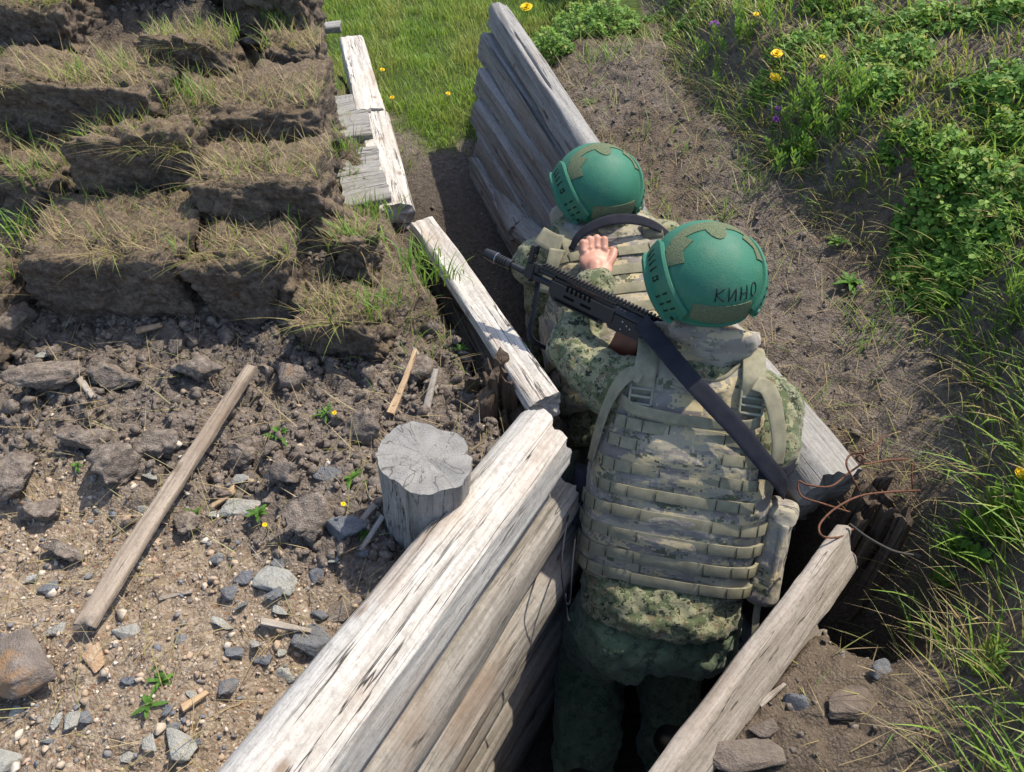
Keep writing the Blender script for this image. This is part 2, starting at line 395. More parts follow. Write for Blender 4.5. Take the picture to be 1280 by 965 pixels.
_ins, _sd, _left, _db = regions(GX, GY)
fattr(ground, 'gravel', (gravel_mask(GX, GY) * (_left & ~_ins)).ravel())
fattr(ground, 'meadow', np.clip(sstep(3.25, 3.7, GY + .35 * fbm(GX * 3, GY * 3, s=9)) * (GX < .6) + sstep(4, 6, np.hypot(GX, GY)), 0, 1).ravel())
fattr(ground, 'trodden', (_ins * sstep(3.6, 3.0, GY)).ravel())
fattr(ground, 'thatch', np.clip(np.where(~_left, .35 + .65 * sstep(-.2, .2, fbm(GX * 2.6, GY * 2.6, s=41)), .8 * sstep(1.5, 1.7, GY)) * (~_ins), 0, 1).ravel())

# ------------------------------------------------------------------ timber
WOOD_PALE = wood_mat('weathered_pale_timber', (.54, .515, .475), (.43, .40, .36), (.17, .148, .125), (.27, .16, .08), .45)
WOOD_SHADE = wood_mat('weathered_tan_shaded_timber', (.315, .288, .252), (.21, .188, .16), (.09, .077, .063), (.16, .09, .045), .5)  # less sun-bleached lower logs, with the wall's shade darkened into the wood colour
WOOD_GREY = wood_mat('weathered_grey_timber', (.30, .29, .275), (.21, .203, .192), (.095, .09, .083), (.17, .11, .07), .35, 1.0)
WOOD_BROWN = wood_mat('weathered_brown_timber', (.37, .33, .285), (.27, .235, .195), (.12, .10, .08), (.14, .09, .055), .35, .9, 1.0)
WOOD_ROT = wood_mat('rotten_timber', (.15, .115, .085), (.085, .062, .045), (.03, .022, .017), (.10, .05, .02), .5, 1.0, 2.0)

def log_mesh(L, r0, r1, seed, flats=(), wob=.06, nseg=56, nl=70, rag=.03, cracks=3, bow=.0, sq=1.0, asp=(1, 1)):
    rs = np.random.default_rng(seed)
    th = np.linspace(0, 2 * math.pi, nseg, endpoint=False); u = np.linspace(0, 1, nl)
    U, T = np.meshgrid(u, th, indexing='ij')
    r = r0 + (r1 - r0) * U
    r = r * (1 + wob * fbm(np.cos(T) * 1.2 + seed, np.sin(T) * 1.2, U * L * 2.5, s=seed, o=3))
    r = r + .0028 * fbm(np.cos(T) * 7, np.sin(T) * 7, U * L * 3 + seed, s=seed + 3, o=3)
    for c in range(cracks):
        tc = rs.uniform(0, 2 * math.pi); u0, u1 = sorted(rs.uniform(-.1, 1.1, 2)); u1 = max(u1, u0 + .35)
        tl = tc + .18 * np.interp(u, np.linspace(0, 1, 6), rs.normal(0, .5, 6)); d = np.abs((T - tl[:, None] + math.pi) % (2 * math.pi) - math.pi)
        win = sstep(u0, u0 + .08, U) * sstep(u1, u1 - .08, U)
        r = r - win * np.exp(-(d / .06) ** 2) * rs.uniform(.006, .014)
    Y = r * np.cos(T) * asp[0]; Z = r * np.sin(T) * asp[1]
    for (ny, nz, f) in flats:
        pr = Y * ny + Z * nz; lim = f * (r0 + (r1 - r0) * U) * (1 + .04 * vn(U * L * 4, U * 0, s=seed + 8)) + .002 * fbm(U * L * 9, Y * 60, Z * 60, s=seed)
        ex = np.maximum(pr - lim, 0); Y = Y - ny * ex; Z = Z - nz * ex
    off = rs.normal(0, 1, 2); Y = Y + bow * off[0] * np.sin(U * math.pi); Z = Z + bow * off[1] * np.sin(U * math.pi)
    X = (U - .5) * L
    endn = rag * fbm(Y * 25 + seed, Z * 25, s=seed + 5, o=3); X = X + endn * (U > .999) - endn * (U < .001) * .8
    V = np.stack([X, Y, Z], -1).reshape(-1, 3); F = []
    for i in range(nl - 1):
        for j in range(nseg): F.append((i * nseg + j, (i + 1) * nseg + j, (i + 1) * nseg + (j + 1) % nseg, i * nseg + (j + 1) % nseg))
    # end caps: rings to the centre so that the cut is slightly hollow
    for e, base in ((0, 0), (1, (nl - 1) * nseg)):
        ring = V[base:base + nseg]; c = ring.mean(0); prev = np.arange(base, base + nseg)
        for k in (.66, .33):
            st = len(V); q = c + (ring - c) * k; q[:, 0] += .5 * rag * fbm(q[:, 1] * 40, q[:, 2] * 40, s=seed + 6, o=2) * 1.0
            V = np.vstack([V, q]); cur = np.arange(st, st + nseg)
            for j in range(nseg):
                a = (prev[j], prev[(j + 1) % nseg], cur[(j + 1) % nseg], cur[j]); F.append(a if e == 0 else a[::-1])
            prev = cur
        st = len(V); V = np.vstack([V, c[None]])
        for j in range(nseg):
            a = (prev[j], prev[(j + 1) % nseg], st); F.append(a if e == 0 else a[::-1])
    return V, F
def axis_matrix(p0, p1, roll=0.0, up=(0, 0, 1)):
    p0, p1 = Vector(p0), Vector(p1); x = (p1 - p0).normalized(); y = Vector(up).cross(x).normalized(); z = x.cross(y)
    M = Matrix((x, y, z)).transposed().to_4x4(); M = M @ Matrix.Rotation(roll, 4, 'X'); M.translation = (p0 + p1) / 2; return M
def add_log(name, parent, p0, p1, r0, r1, mat, seed, roll=0.0, **k):
    L = (Vector(p1) - Vector(p0)).length
    V, F = log_mesh(L, r0, r1, seed, **k)
    o = mesh_obj(name, V, F, mat); set_sharp(o, 55)
    M = axis_matrix(p0, p1, roll)
    if parent is None: o.matrix_world = M
    else:
        o.matrix_basis = M; child_to(o, parent)
    return o
def board_mesh(L, w, h, seed, nl=50, wob=.004, rag=.02, taper=1.0):
    # sawn board, long in X; rounded worn edges, ragged ends
    prof = []
    for (sx, sz, a0) in ((1, 1, 0), (-1, 1, 90), (-1, -1, 180), (1, -1, 270)):
        rr = min(w, h) * .22
        for a in (0, 45, 90):
            prof.append((sx * (w / 2 - rr) + rr * math.cos(R(a0 + a)), sz * (h / 2 - rr) + rr * math.sin(R(a0 + a))))
    dense = []
    for i in range(12):
        a, b = np.array(prof[i]), np.array(prof[(i + 1) % 12]); k = max(1, int(np.linalg.norm(b - a) / .012))
        for q in range(k): dense.append(a + (b - a) * q / k)
    D = np.array(dense); ns = len(D); u = np.linspace(0, 1, nl); tp = np.interp(u, [0, 1], [1, taper])
    Y = D[None, :, 0] * tp[:, None]; Z = D[None, :, 1] * (1 + 0 * tp[:, None]); X = np.repeat(((u - .5) * L)[:, None], ns, 1)
    n = wob * fbm(X * 6, Y * 30, Z * 30, s=seed, o=4); Y = Y + n; Z = Z + .7 * wob * fbm(X * 6, Y * 30, Z * 30, s=seed + 4, o=4) + .006 * fbm(X * 1.5, X * 0, s=seed + 2, o=2)
    e = rag * fbm(Y * 35, Z * 35, s=seed + 3, o=3); X[-1] += e[-1]; X[0] -= e[0]
    V = np.stack([X, Y, Z], -1).reshape(-1, 3); F = []
    for i in range(nl - 1):
        for j in range(ns): F.append((i * ns + j, (i + 1) * ns + j, (i + 1) * ns + (j + 1) % ns, i * ns + (j + 1) % ns))
    for e, b in ((0, 0), (1, (nl - 1) * ns)):
        c = len(V); V = np.vstack([V, V[b:b + ns].mean(0)[None]])
        for j in range(ns):
            a = (b + j, b + (j + 1) % ns, c); F.append(a if e == 0 else a[::-1])
    return V, F
def add_board(name, parent, p0, p1, w, h, mat, seed, roll=0.0, up=(0, 0, 1), **k):
    L = (Vector(p1) - Vector(p0)).length; V, F = board_mesh(L, w, h, seed, **k)
    o = mesh_obj(name, V, F, mat); set_sharp(o, 55); M = axis_matrix(p0, p1, roll, up)
    if parent is None: o.matrix_world = M
    else: o.matrix_basis = M; child_to(o, parent)
    return o

# near left wall: stacked half-rounded logs
def P2(a, b, s): return a + (b - a) * s
wl = empty('log_wall', (-.2, .8, 0)); tag(wl, 'stacked pale sunlit logs lining the near left side of the trench', 'log wall', 'timber trench walls', 'thing')
A, B = np.array((-.84, -.36)), np.array((.09, 1.20)); dirn = (B - A) / np.linalg.norm(B - A); nrm_in = np.array((dirn[1], -dirn[0]))
zs = [1.215, 1.035, .865, .70, .535, .375, .215, .07]; rad = [.100, .086, .083, .081, .08, .08, .08, .08]
ext = [.0, .035, .05, .10, .06, .08, .05, .05]; ins_ = [.0, .012, .045, .02, .04, .03, .04, .02]
for i, (z, r_) in enumerate(zip([z for z in zs], rad)):
    b = B + dirn * (ext[i] - .03) + nrm_in * ins_[i]; a = A + nrm_in * ins_[i]
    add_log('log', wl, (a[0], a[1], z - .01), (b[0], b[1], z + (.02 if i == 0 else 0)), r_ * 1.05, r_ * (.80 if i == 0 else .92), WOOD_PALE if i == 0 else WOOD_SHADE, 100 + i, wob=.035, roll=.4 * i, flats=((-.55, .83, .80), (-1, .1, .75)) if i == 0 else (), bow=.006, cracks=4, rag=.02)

# middle left: one flat-topped log over a lower one
wm = empty('log_wall', (-.1, 1.75, 0)); tag(wm, 'flat topped grey log lining the left trench side below the turf', 'log wall', 'timber trench walls', 'thing')
m0 = at_z(683, 486, 1.265); m1 = at_z(528, 264, 1.25)
add_log('log', wm, m0 - Vector((0, 0, .055)), m1 - Vector((0, 0, .055)), .046, .042, WOOD_PALE, 131, flats=((.12, .99, .62), (-1, 0, .8)), rag=.012, bow=.004, cracks=4)
add_log('log', wm, m0 - Vector((.02, -.02, .19)), m1 - Vector((.0, -.1, .19)), .075, .07, WOOD_ROT, 132, rag=.02)
add_log('log', wm, m0 - Vector((.01, -.03, .34)), m1 - Vector((.02, -.1, .30)), .075, .07, WOOD_ROT, 133, rag=.02)
add_log('log', wm, m0 - Vector((.01, -.03, .49)), m1 - Vector((.02, -.1, .40)), .075, .07, WOOD_ROT, 134, rag=.02)

# far left: long top plank, short cross boards behind a black gap
wf = empty('plank_wall', (-.6, 3.2, .6)); tag(wf, 'pale plank edging with short cross boards beside the meadow', 'plank wall', 'timber trench walls', 'thing')
f0 = at_z(494, 250, 1.16); f1 = at_z(438, 40, 1.20)
ff = f1 - f0; fm = f0 + ff * .47
add_log('plank', wf, fm - Vector((0, 0, .05)), f1 - Vector((0, 0, .05)), .066, .060, WOOD_PALE, 141, flats=((.0, 1, .55), (0, -1, .6)), rag=.012, cracks=3)
add_log('plank', wf, f0 - Vector((0, 0, .055)), fm + Vector((.004, .01, -.06)), .066, .066, WOOD_PALE, 142, flats=((.0, 1, .55), (0, -1, .6)), rag=.012, cracks=2)
for k, (pa, pb) in enumerate((((425, 136), (460, 130)), ((424, 165), (463, 160)), ((436, 205), (474, 200)), ((450, 240), (484, 233)), ((398, 36), (426, 34)))):
    a = at_z(*pa, 1.15); b = at_z(*pb, 1.15)
    add_board('cross_board', wf, a + Vector((-.06, .0, -.01)), b, .215 if k < 4 else .10, .035, WOOD_GREY, 150 + k, rag=.006)
for k, s in enumerate((.06, .35, .7)):
    p = f0 + ff * s; add_log('log', wf, p + Vector((0, 0, -.15 - .0 * k)) - ff.normalized() * .0, p + ff * .28 + Vector((0, 0, -.15)), .055, .052, WOOD_GREY, 160 + k)

# far right: staggered stack of grey logs behind the soldiers, running to the corner
wr = empty('log_wall', (.4, 2.3, 0)); tag(wr, 'staggered grey logs lining the right trench side behind both soldiers', 'log wall', 'timber trench walls', 'thing')
rn = np.array((-.923, -.385))
N0 = np.array((.755, 1.16)); F0 = np.array((-.065, 3.33))
fz_ = [1.40, 1.285, 1.175, 1.07, .965, .86]; fe = [(622, 14), (612, 52), (604, 95), (603, 135), (602, 172), (600, 205)]
nz_ = [1.07, .95, .815, .68, .54, .40, .26, .12]
for i in range(6):
    e = at_z(*fe[i], fz_[i] + .02); nin = rn * .012 * (i % 2)
    if i == 0:
        add_log('log', wr, (N0[0], N0[1], nz_[0]), (.43, 1.88, 1.20), .095, .085, WOOD_GREY, 170, flats=((-.3, .95, .80),), rag=.012, cracks=5)
        add_log('log', wr, (.475, 1.78, 1.20), (e.x, e.y, fz_[0]), .068, .058, WOOD_GREY, 171, flats=((.9, .3, .7), (-.9, .2, .75)), rag=.03, cracks=4)
    else:
        add_log('log', wr, (N0[0] - .02 * i + nin[0], N0[1] + .04 * i, nz_[i]), (e.x + nin[0], e.y, fz_[i]), .074, .064, WOOD_GREY, 171 + i, flats=((1, .1, .62), (-1, .1, .62)), rag=.025, cracks=4, bow=.008)
for i in range(6, 8): add_log('log', wr, (N0[0], N0[1] + .03, nz_[i]), (.38, 2.15, nz_[i] + .06), .07, .068, WOOD_GREY, 190 + i)
for k, (p0, p1, z0, z1, r_) in enumerate((((602, 192), (652, 290), .80, .86, .05), ((620, 196), (668, 262), .80, .9, .052), ((648, 283), (690, 318), .84, .92, .055))):
    add_log('log', wr, at_z(*p1, z1) , at_z(*p0, z0), r_ * 1.05, r_, WOOD_GREY, 200 + k, rag=.03, cracks=3)

# near right: one leaning board on edge
wp = empty('board_wall', (.5, .8, .4)); tag(wp, 'brown board on edge lining the near right trench side', 'board wall', 'timber trench walls', 'thing')
b0 = at_z(1052, 662, 1.11); b1 = at_z(812, 975, 1.13); b1 = b1 + (b1 - b0) * .5
dv = (b0 - b1).normalized(); side = Vector((dv.y, -dv.x, 0)); lean = R(32)
dn = (Vector((0, 0, -1)) * math.cos(lean) + side * math.sin(lean))
add_board('board', wp, b0 + dn * .050, b1 + dn * .050, .105, .034, WOOD_BROWN, 211, up=dn.cross(dv), nl=80, rag=.02)
add_board('board', wp, b0 - dv * .16 + dn * .20 - side * .035, b1 + dn * .20 - side * .035, .22, .034, WOOD_BROWN, 212, up=dn.cross(dv), nl=60)
for k in range(3):
    zc = .62 - .24 * k; a = b0 + side * .06; b = b1 + side * .06
    add_board('board', wp, (a.x, a.y, zc), (b.x, b.y, zc), .22, .034, WOOD_BROWN, 213 + k, up=(side.x, side.y, 0), nl=40)

# ------------------------------------------------------------------ sawn post and rotten posts
def post(name, base, top, r0, r1, mat, seed, label, cat, rag=.004, cracks=7, nl=50, asp=(1, 1), flats=()):
    o = add_log(name, None, base, top, r0, r1, mat, seed, rag=rag, cracks=cracks, nl=nl, nseg=72, asp=asp, flats=flats)
    return tag(o, label, cat)
ps = at_t(532, 570, 1.50)
post('sawn_post', (ps.x - .02, ps.y - .015, 1.02), (ps.x, ps.y, ps.z), .088, .099, WOOD_GREY, 221, 'round sawn grey post with cracked flat top behind the near logs', 'post', rag=.007, cracks=14, flats=((.6, -.8, .86), (-.9, .3, .93)), asp=(1, .95))
def rotten(name, base, top, r_, seed, label, n=7, mat=None):
    root = empty(name, base); tag(root, label, 'post'); rs = np.random.default_rng(seed)
    base, top = Vector(base), Vector(top)
    for k in range(n):
        a = k * 2.4; q = r_ * math.sqrt((k + .4) / n); of = Vector((math.cos(a) * q, math.sin(a) * q, 0))
        add_board('splinter', root, base + of, top + of * .9 + Vector((0, 0, rs.uniform(-.09, .03))), rs.uniform(.025, .05), rs.uniform(.012, .03), mat or WOOD_ROT, seed * 10 + k, roll=rs.uniform(0, 3), up=(1, 0, 0), nl=16, wob=.008, rag=.03)
    return root
c1 = at_z(618, 500, 1.15)
rotten('rotten_post', (c1.x, c1.y + .02, .95), (c1.x, c1.y, 1.215), .07, 31, 'dark rotten split post between the flat log and sawn post', 12)
c2 = at_z(1092, 650, 1.02)
rotten('rotten_post', (c2.x, c2.y, .6), (c2.x + .01, c2.y + .01, 1.07), .075, 32, 'crumbling dark brown post in the hole under the rusty wires', 13)

# ------------------------------------------------------------------ turf wall
def turf_mat():
    t = NT('turf_soil'); p = t.pos(); o = t.tc(); nz = t.xyz(t.tc('Normal'))[2]
    n1 = t.noise(p, 12.0, 5, .6); n2 = t.noise(p, 60.0, 6, .7); fib = t.noise(t.mapg(p, (60, 60, 25)), 1.0, 5, .7, 2.0)
    lay = t.noise(t.mapg(p, (5, 5, 70)), 1.0, 4, .6, .5)
    side = t.ramp(n2, [(.3, (.055, .042, .033)), (.5, (.135, .107, .087)), (.72, (.24, .198, .162))])
    side = t.mix(t.mr(lay, .5, .7, 0, .5), side, (.055, .042, .034))
    side = t.mix(t.mr(t.noise(p, 17.0, 5, .7), .63, .72, 0, .75), side, (.24, .095, .03))
    top = t.ramp(fib, [(.3, (.070, .050, .035)), (.5, (.155, .118, .083)), (.72, (.26, .205, .14))])
    col = t.mix(t.mr(t.math('ADD', nz, t.math('MULTIPLY', t.math('SUBTRACT', n1, .5), .9)), .25, .6, 0, 1), side, top)
    h = t.math('ADD', t.math('MULTIPLY', n2, 1.0), t.math('MULTIPLY', fib, .5))
    return t.fin(col, .96, t.bump(h, 1.0, .014), spec=.1)
TURF = turf_mat()
tw = empty('turf_wall', (-.9, 1.9, 1.2)); tag(tw, 'bank of stacked cut turf blocks rising on the left', 'turf wall', None, 'thing')
BLOCKS = []   # px0, px1, front y, z bottom, z top, depth
for row in ((( 15, 226), 1.60, 1.17, 1.415, .34), ((236, 368), 1.60, 1.16, 1.39, .30), ((372, 478), 1.50, 1.13, 1.27, .22), ((-150, 8), 1.56, 1.15, 1.34, .3), ((-330, -160), 1.58, 1.15, 1.36, .3),
            ((-6, 84), 1.90, 1.34, 1.475, .3), ((88, 236), 1.87, 1.36, 1.545, .3), ((252, 412), 1.87, 1.33, 1.495, .3), ((-160, -14), 1.9, 1.34, 1.50, .3), ((418, 470), 1.80, 1.20, 1.33, .2),
            ((-40, 200), 2.14, 1.44, 1.615, .32), ((214, 404), 2.14, 1.45, 1.60, .30), ((-210, -50), 2.15, 1.44, 1.6, .3),
            ((-20, 106), 2.55, 1.60, 1.735, .3), ((190, 296), 2.42, 1.57, 1.68, .25), ((322, 396), 2.40, 1.52, 1.645, .2), ((-150, -26), 2.5, 1.58, 1.7, .3),
            ((120, 262), 2.72, 1.66, 1.80, .3), ((266, 380), 2.66, 1.64, 1.80, .26), ((-20, 112), 2.85, 1.70, 1.86, .3), ((-170, -30), 2.85, 1.68, 1.84, .3)):
    (pa, pb), y, zb_, zt_, dp = row
    dep = .731 * y + .682 * (2.5 - zt_); x0 = (pa - 640) / FPX * dep; x1 = (pb - 640) / FPX * dep
    BLOCKS.append((x0, x1, y - .02 + .05 * math.sin(7.3 * pa), zb_, zt_ + .035 + .02 * math.sin(3.1 * pa), dp * .85))
def turf_block(i, x0, x1, y, zb_, zt_, dp):
    bm = bmesh.new(); bmesh.ops.create_cube(bm, size=2); bmesh.ops.subdivide_edges(bm, edges=bm.edges[:], cuts=31, use_grid_fill=True)
    V = np.array([v.co[:] for v in bm.verts]); bm.verts.index_update(); F = [tuple(v.index for v in f.verts) for f in bm.faces]; bm.free()
    hs = np.array([(x1 - x0) / 2 - .010, dp / 2, (zt_ - zb_) / 2 + .03]); c = np.array([(x0 + x1) / 2, y + dp / 2, (zb_ + zt_) / 2 - .03])
    # round the box
    p = 22.0; nrm = (np.abs(V) ** p).sum(1) ** (1 / p); Vr = V / nrm[:, None]
    N = Vr / np.linalg.norm(Vr, axis=1)[:, None]
    W_ = Vr * hs + c; sd_ = i * 13
    d = .016 * fbm(W_[:, 0] * 7 + sd_, W_[:, 1] * 7, W_[:, 2] * 7, s=i, o=3) + .013 * fbm(W_[:, 0] * 26, W_[:, 1] * 26, W_[:, 2] * 34, s=i + 1, o=4) + .007 * fbm(W_[:, 0] * 85, W_[:, 1] * 85, W_[:, 2] * 85, s=i + 2, o=2)
    f1, f2, cc = worley(W_[:, 0] * 13 + W_[:, 2] * 3, W_[:, 2] * 17 + W_[:, 1] * 15, i); d = d + .014 * (sstep(0, .3, f2 - f1) * (.3 + cc) - .6)
    W_ = W_ + N * d[:, None]
    W_[:, 1] += .05 * (W_[:, 2] - c[2]) / hs[2] * -.3
    rr_ = np.random.default_rng(i); tilt = rr_.normal(0, .07); W_[:, 2] += tilt * (W_[:, 0] - c[0]); yw = rr_.normal(0, .12); W_[:, 1] += yw * (W_[:, 0] - c[0]); W_[:, 2] += rr_.normal(.05, .12) * (W_[:, 1] - c[1]); W_[:, 0] += rr_.normal(0, .12) * (W_[:, 2] - c[2])
    o = mesh_obj('turf_block', W_, F, TURF, tw); return o
for i, b in enumerate(BLOCKS): turf_block(i, *b)

# ------------------------------------------------------------------ figure helpers
def _np(p): return np.array([float(p[0]), float(p[1]), float(p[2])])
def capsule(bm, p0, p1, r0, r1, seg=20):
    p0, p1 = Vector(p0), Vector(p1); d = (p1 - p0); L = max(d.length, 1e-5)
    q = d.to_track_quat('Z', 'Y').to_matrix().to_4x4(); n0 = len(bm.verts)
    rings = []
    for k in range(1, 7): a = R(-90 + 15 * k); rings.append((r0 * math.cos(a), r0 * math.sin(a)))
    for k in range(0, 6): a = R(15 * k); rings.append((r1 * math.cos(a), L + r1 * math.sin(a)))
    M = Matrix.Translation(p0) @ q; vs = []
    bot = bm.verts.new(M @ Vector((0, 0, -r0))); top = bm.verts.new(M @ Vector((0, 0, L + r1)))
    for rr, z in rings: vs.append([bm.verts.new(M @ Vector((rr * math.cos(2 * math.pi * j / seg), rr * math.sin(2 * math.pi * j / seg), z))) for j in range(seg)])
    for i in range(len(vs) - 1):
        for j in range(seg): bm.faces.new((vs[i][j], vs[i][(j + 1) % seg], vs[i + 1][(j + 1) % seg], vs[i + 1][j]))
    for j in range(seg):
        bm.faces.new((bot, vs[0][(j + 1) % seg], vs[0][j])); bm.faces.new((top, vs[-1][j], vs[-1][(j + 1) % seg]))
def chain(bm, pts, rs):
    for i in range(len(pts) - 1): capsule(bm, pts[i], pts[i + 1], rs[i], rs[i + 1])
def ellipsoid(bm, M, c, r):
    S = M @ Matrix.Translation(Vector(c)) @ Matrix.Diagonal((r[0], r[1], r[2], 1))
    bmesh.ops.create_icosphere(bm, subdivisions=3, radius=1, matrix=S)
def loft(bm, secs, seg=36, p=.8):       # secs: (matrix, ax, ay): closed stack of rounded rectangles
    vs = []
    for M, a, b in secs:
        ring = []
        for j in range(seg):
            t = 2 * math.pi * j / seg; c, s = math.cos(t), math.sin(t)
            ring.append(bm.verts.new(M @ Vector((a * math.copysign(abs(c) ** p, c), b * math.copysign(abs(s) ** p, s), 0))))
        vs.append(ring)
    for i in range(len(vs) - 1):
        for j in range(seg): bm.faces.new((vs[i][j], vs[i][(j + 1) % seg], vs[i + 1][(j + 1) % seg], vs[i + 1][j]))
    bm.faces.new(vs[0][::-1]); bm.faces.new(vs[-1])
def remesh(bm, voxel, smooth=6):
    me = bpy.data.meshes.new('tmp'); bm.to_mesh(me); bm.free(); o = bpy.data.objects.new('tmp', me); COL.objects.link(o)
    m = o.modifiers.new('r', 'REMESH'); m.mode = 'VOXEL'; m.voxel_size = voxel
    s = o.modifiers.new('s', 'SMOOTH'); s.factor = .5; s.iterations = smooth
    dg = bpy.context.evaluated_depsgraph_get(); e = o.evaluated_get(dg); em = e.to_mesh()
    V = np.empty(len(em.vertices) * 3); em.vertices.foreach_get('co', V); V = V.reshape(-1, 3)
    N = np.empty(len(em.vertices) * 3); em.vertices.foreach_get('normal', N); N = N.reshape(-1, 3)
    k = len(em.polygons); tot = np.empty(k, dtype=np.int32); em.polygons.foreach_get('loop_total', tot)
    vi = np.empty(len(em.loops), dtype=np.int32); em.loops.foreach_get('vertex_index', vi)
    if (tot == 4).all(): F = vi.reshape(-1, 4)
    else:
        st = np.concatenate([[0], np.cumsum(tot)[:-1]]); F = [tuple(vi[a:a + b]) for a, b in zip(st, tot)]
    e.to_mesh_clear(); bpy.data.objects.remove(o); bpy.data.meshes.remove(me)
    return V, N, F
def folds(V, N, amp, sc, seed, aniso=(1, 1, 1)):
    n = fbm(V[:, 0] * sc * aniso[0], V[:, 1] * sc * aniso[1], V[:, 2] * sc * aniso[2], s=seed, o=3)
    rid = 1 - np.abs(n) * 2
    return V + N * (amp * rid)[:, None]

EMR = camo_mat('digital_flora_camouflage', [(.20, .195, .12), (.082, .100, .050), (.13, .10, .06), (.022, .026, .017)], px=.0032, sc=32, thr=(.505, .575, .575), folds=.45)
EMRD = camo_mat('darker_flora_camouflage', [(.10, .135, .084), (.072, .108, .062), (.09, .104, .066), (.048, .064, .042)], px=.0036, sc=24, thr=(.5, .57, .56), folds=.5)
VEST = camo_mat('faded_pale_camouflage', [(.25, .226, .165), (.168, .149, .132), (.345, .285, .17), (.085, .09, .057)], px=.005, sc=11, ani=(.75, .75, 1.9), thr=(.50, .55, .575), folds=.3, dirt=(.34, .32, .29))
def web_mat(name, c, k=700):
    t = NT(name); o = t.tc(); w = t.n('ShaderNodeTexWave'); t.l(o, w.inputs[0]); w.inputs['Scale'].default_value = k; w.inputs['Distortion'].default_value = 2
    n = t.noise(o, 30.0, 5, .6); col = t.mix(t.mr(n, .35, .7, 0, 1), tuple(x * .72 for x in c), tuple(x * 1.15 for x in c))
    return t.fin(col, .88, t.bump(t.math('ADD', t.math('MULTIPLY', w.outputs[1], .4), n), .35, .0015), .15)
WEB = web_mat('olive_webbing', (.222, .206, .142)); BLACKWEB = web_mat('black_webbing', (.022, .023, .031))
PLAST = simple_mat('olive_plastic', (.19, .19, .135), .5, .4, .1, 60, .1)
VELCRO = simple_mat('olive_hook_and_loop', (.108, .130, .078), .98, .05, .45, 420, .9, bd=.003)
def helmet_paint():
    t = NT('green_helmet_paint'); o = t.tc(); n = t.noise(o, 230.0, 3, .5); d = t.noise(o, 11.0, 5, .6)
    c = t.mix(t.mr(d, .35, .75, 0, 1), (.016, .105, .064), (.027, .136, .086)); c = t.mix(t.mr(t.noise(o, 70.0, 6, .75), .64, .74, 0, .4), c, (.16, .2, .15)); c = t.mix(t.mr(t.noise(o, 17.0, 6, .7), .5, .8, 0, .28), c, (.17, .19, .13))
    return t.fin(c, t.mr(d, .3, .7, .56, .72), t.bump(n, .28, .0022), .3)
HPAINT = helmet_paint()
BLACKP = simple_mat('black_marker', (.006, .008, .008), .6, .3, .1)
GUNB = simple_mat('black_gun_metal', (.008, .008, .010), .48, .4, .3, 90, .12)
GUNS = simple_mat('bare_steel', (.30, .29, .32), .35, .5, .2, 90, .1, metal=.9)
BAKE = simple_mat('brown_magazine_plastic', (.085, .018, .008), .38, .5, .25, 30, .1)
DARKHOLE = simple_mat('dark_slot', (.006, .020, .013), .8, .2, .1)
GUNHOLE = simple_mat('black_opening', (.003, .003, .003), .9, .1, .1)
def skin_mat():
    t = NT('skin'); o = t.pos(); n = t.noise(o, 60.0, 5, .6); c = t.mix(t.mr(n, .3, .7, 0, 1), (.36, .165, .11), (.45, .235, .165))
    t.b.inputs['Subsurface Weight'].default_value = .12; t.b.inputs['Subsurface Radius'].default_value = (.01, .004, .002)
    return t.fin(c, .5, t.bump(t.noise(o, 380.0, 3), .2, .0015), .4)
SKIN = skin_mat()

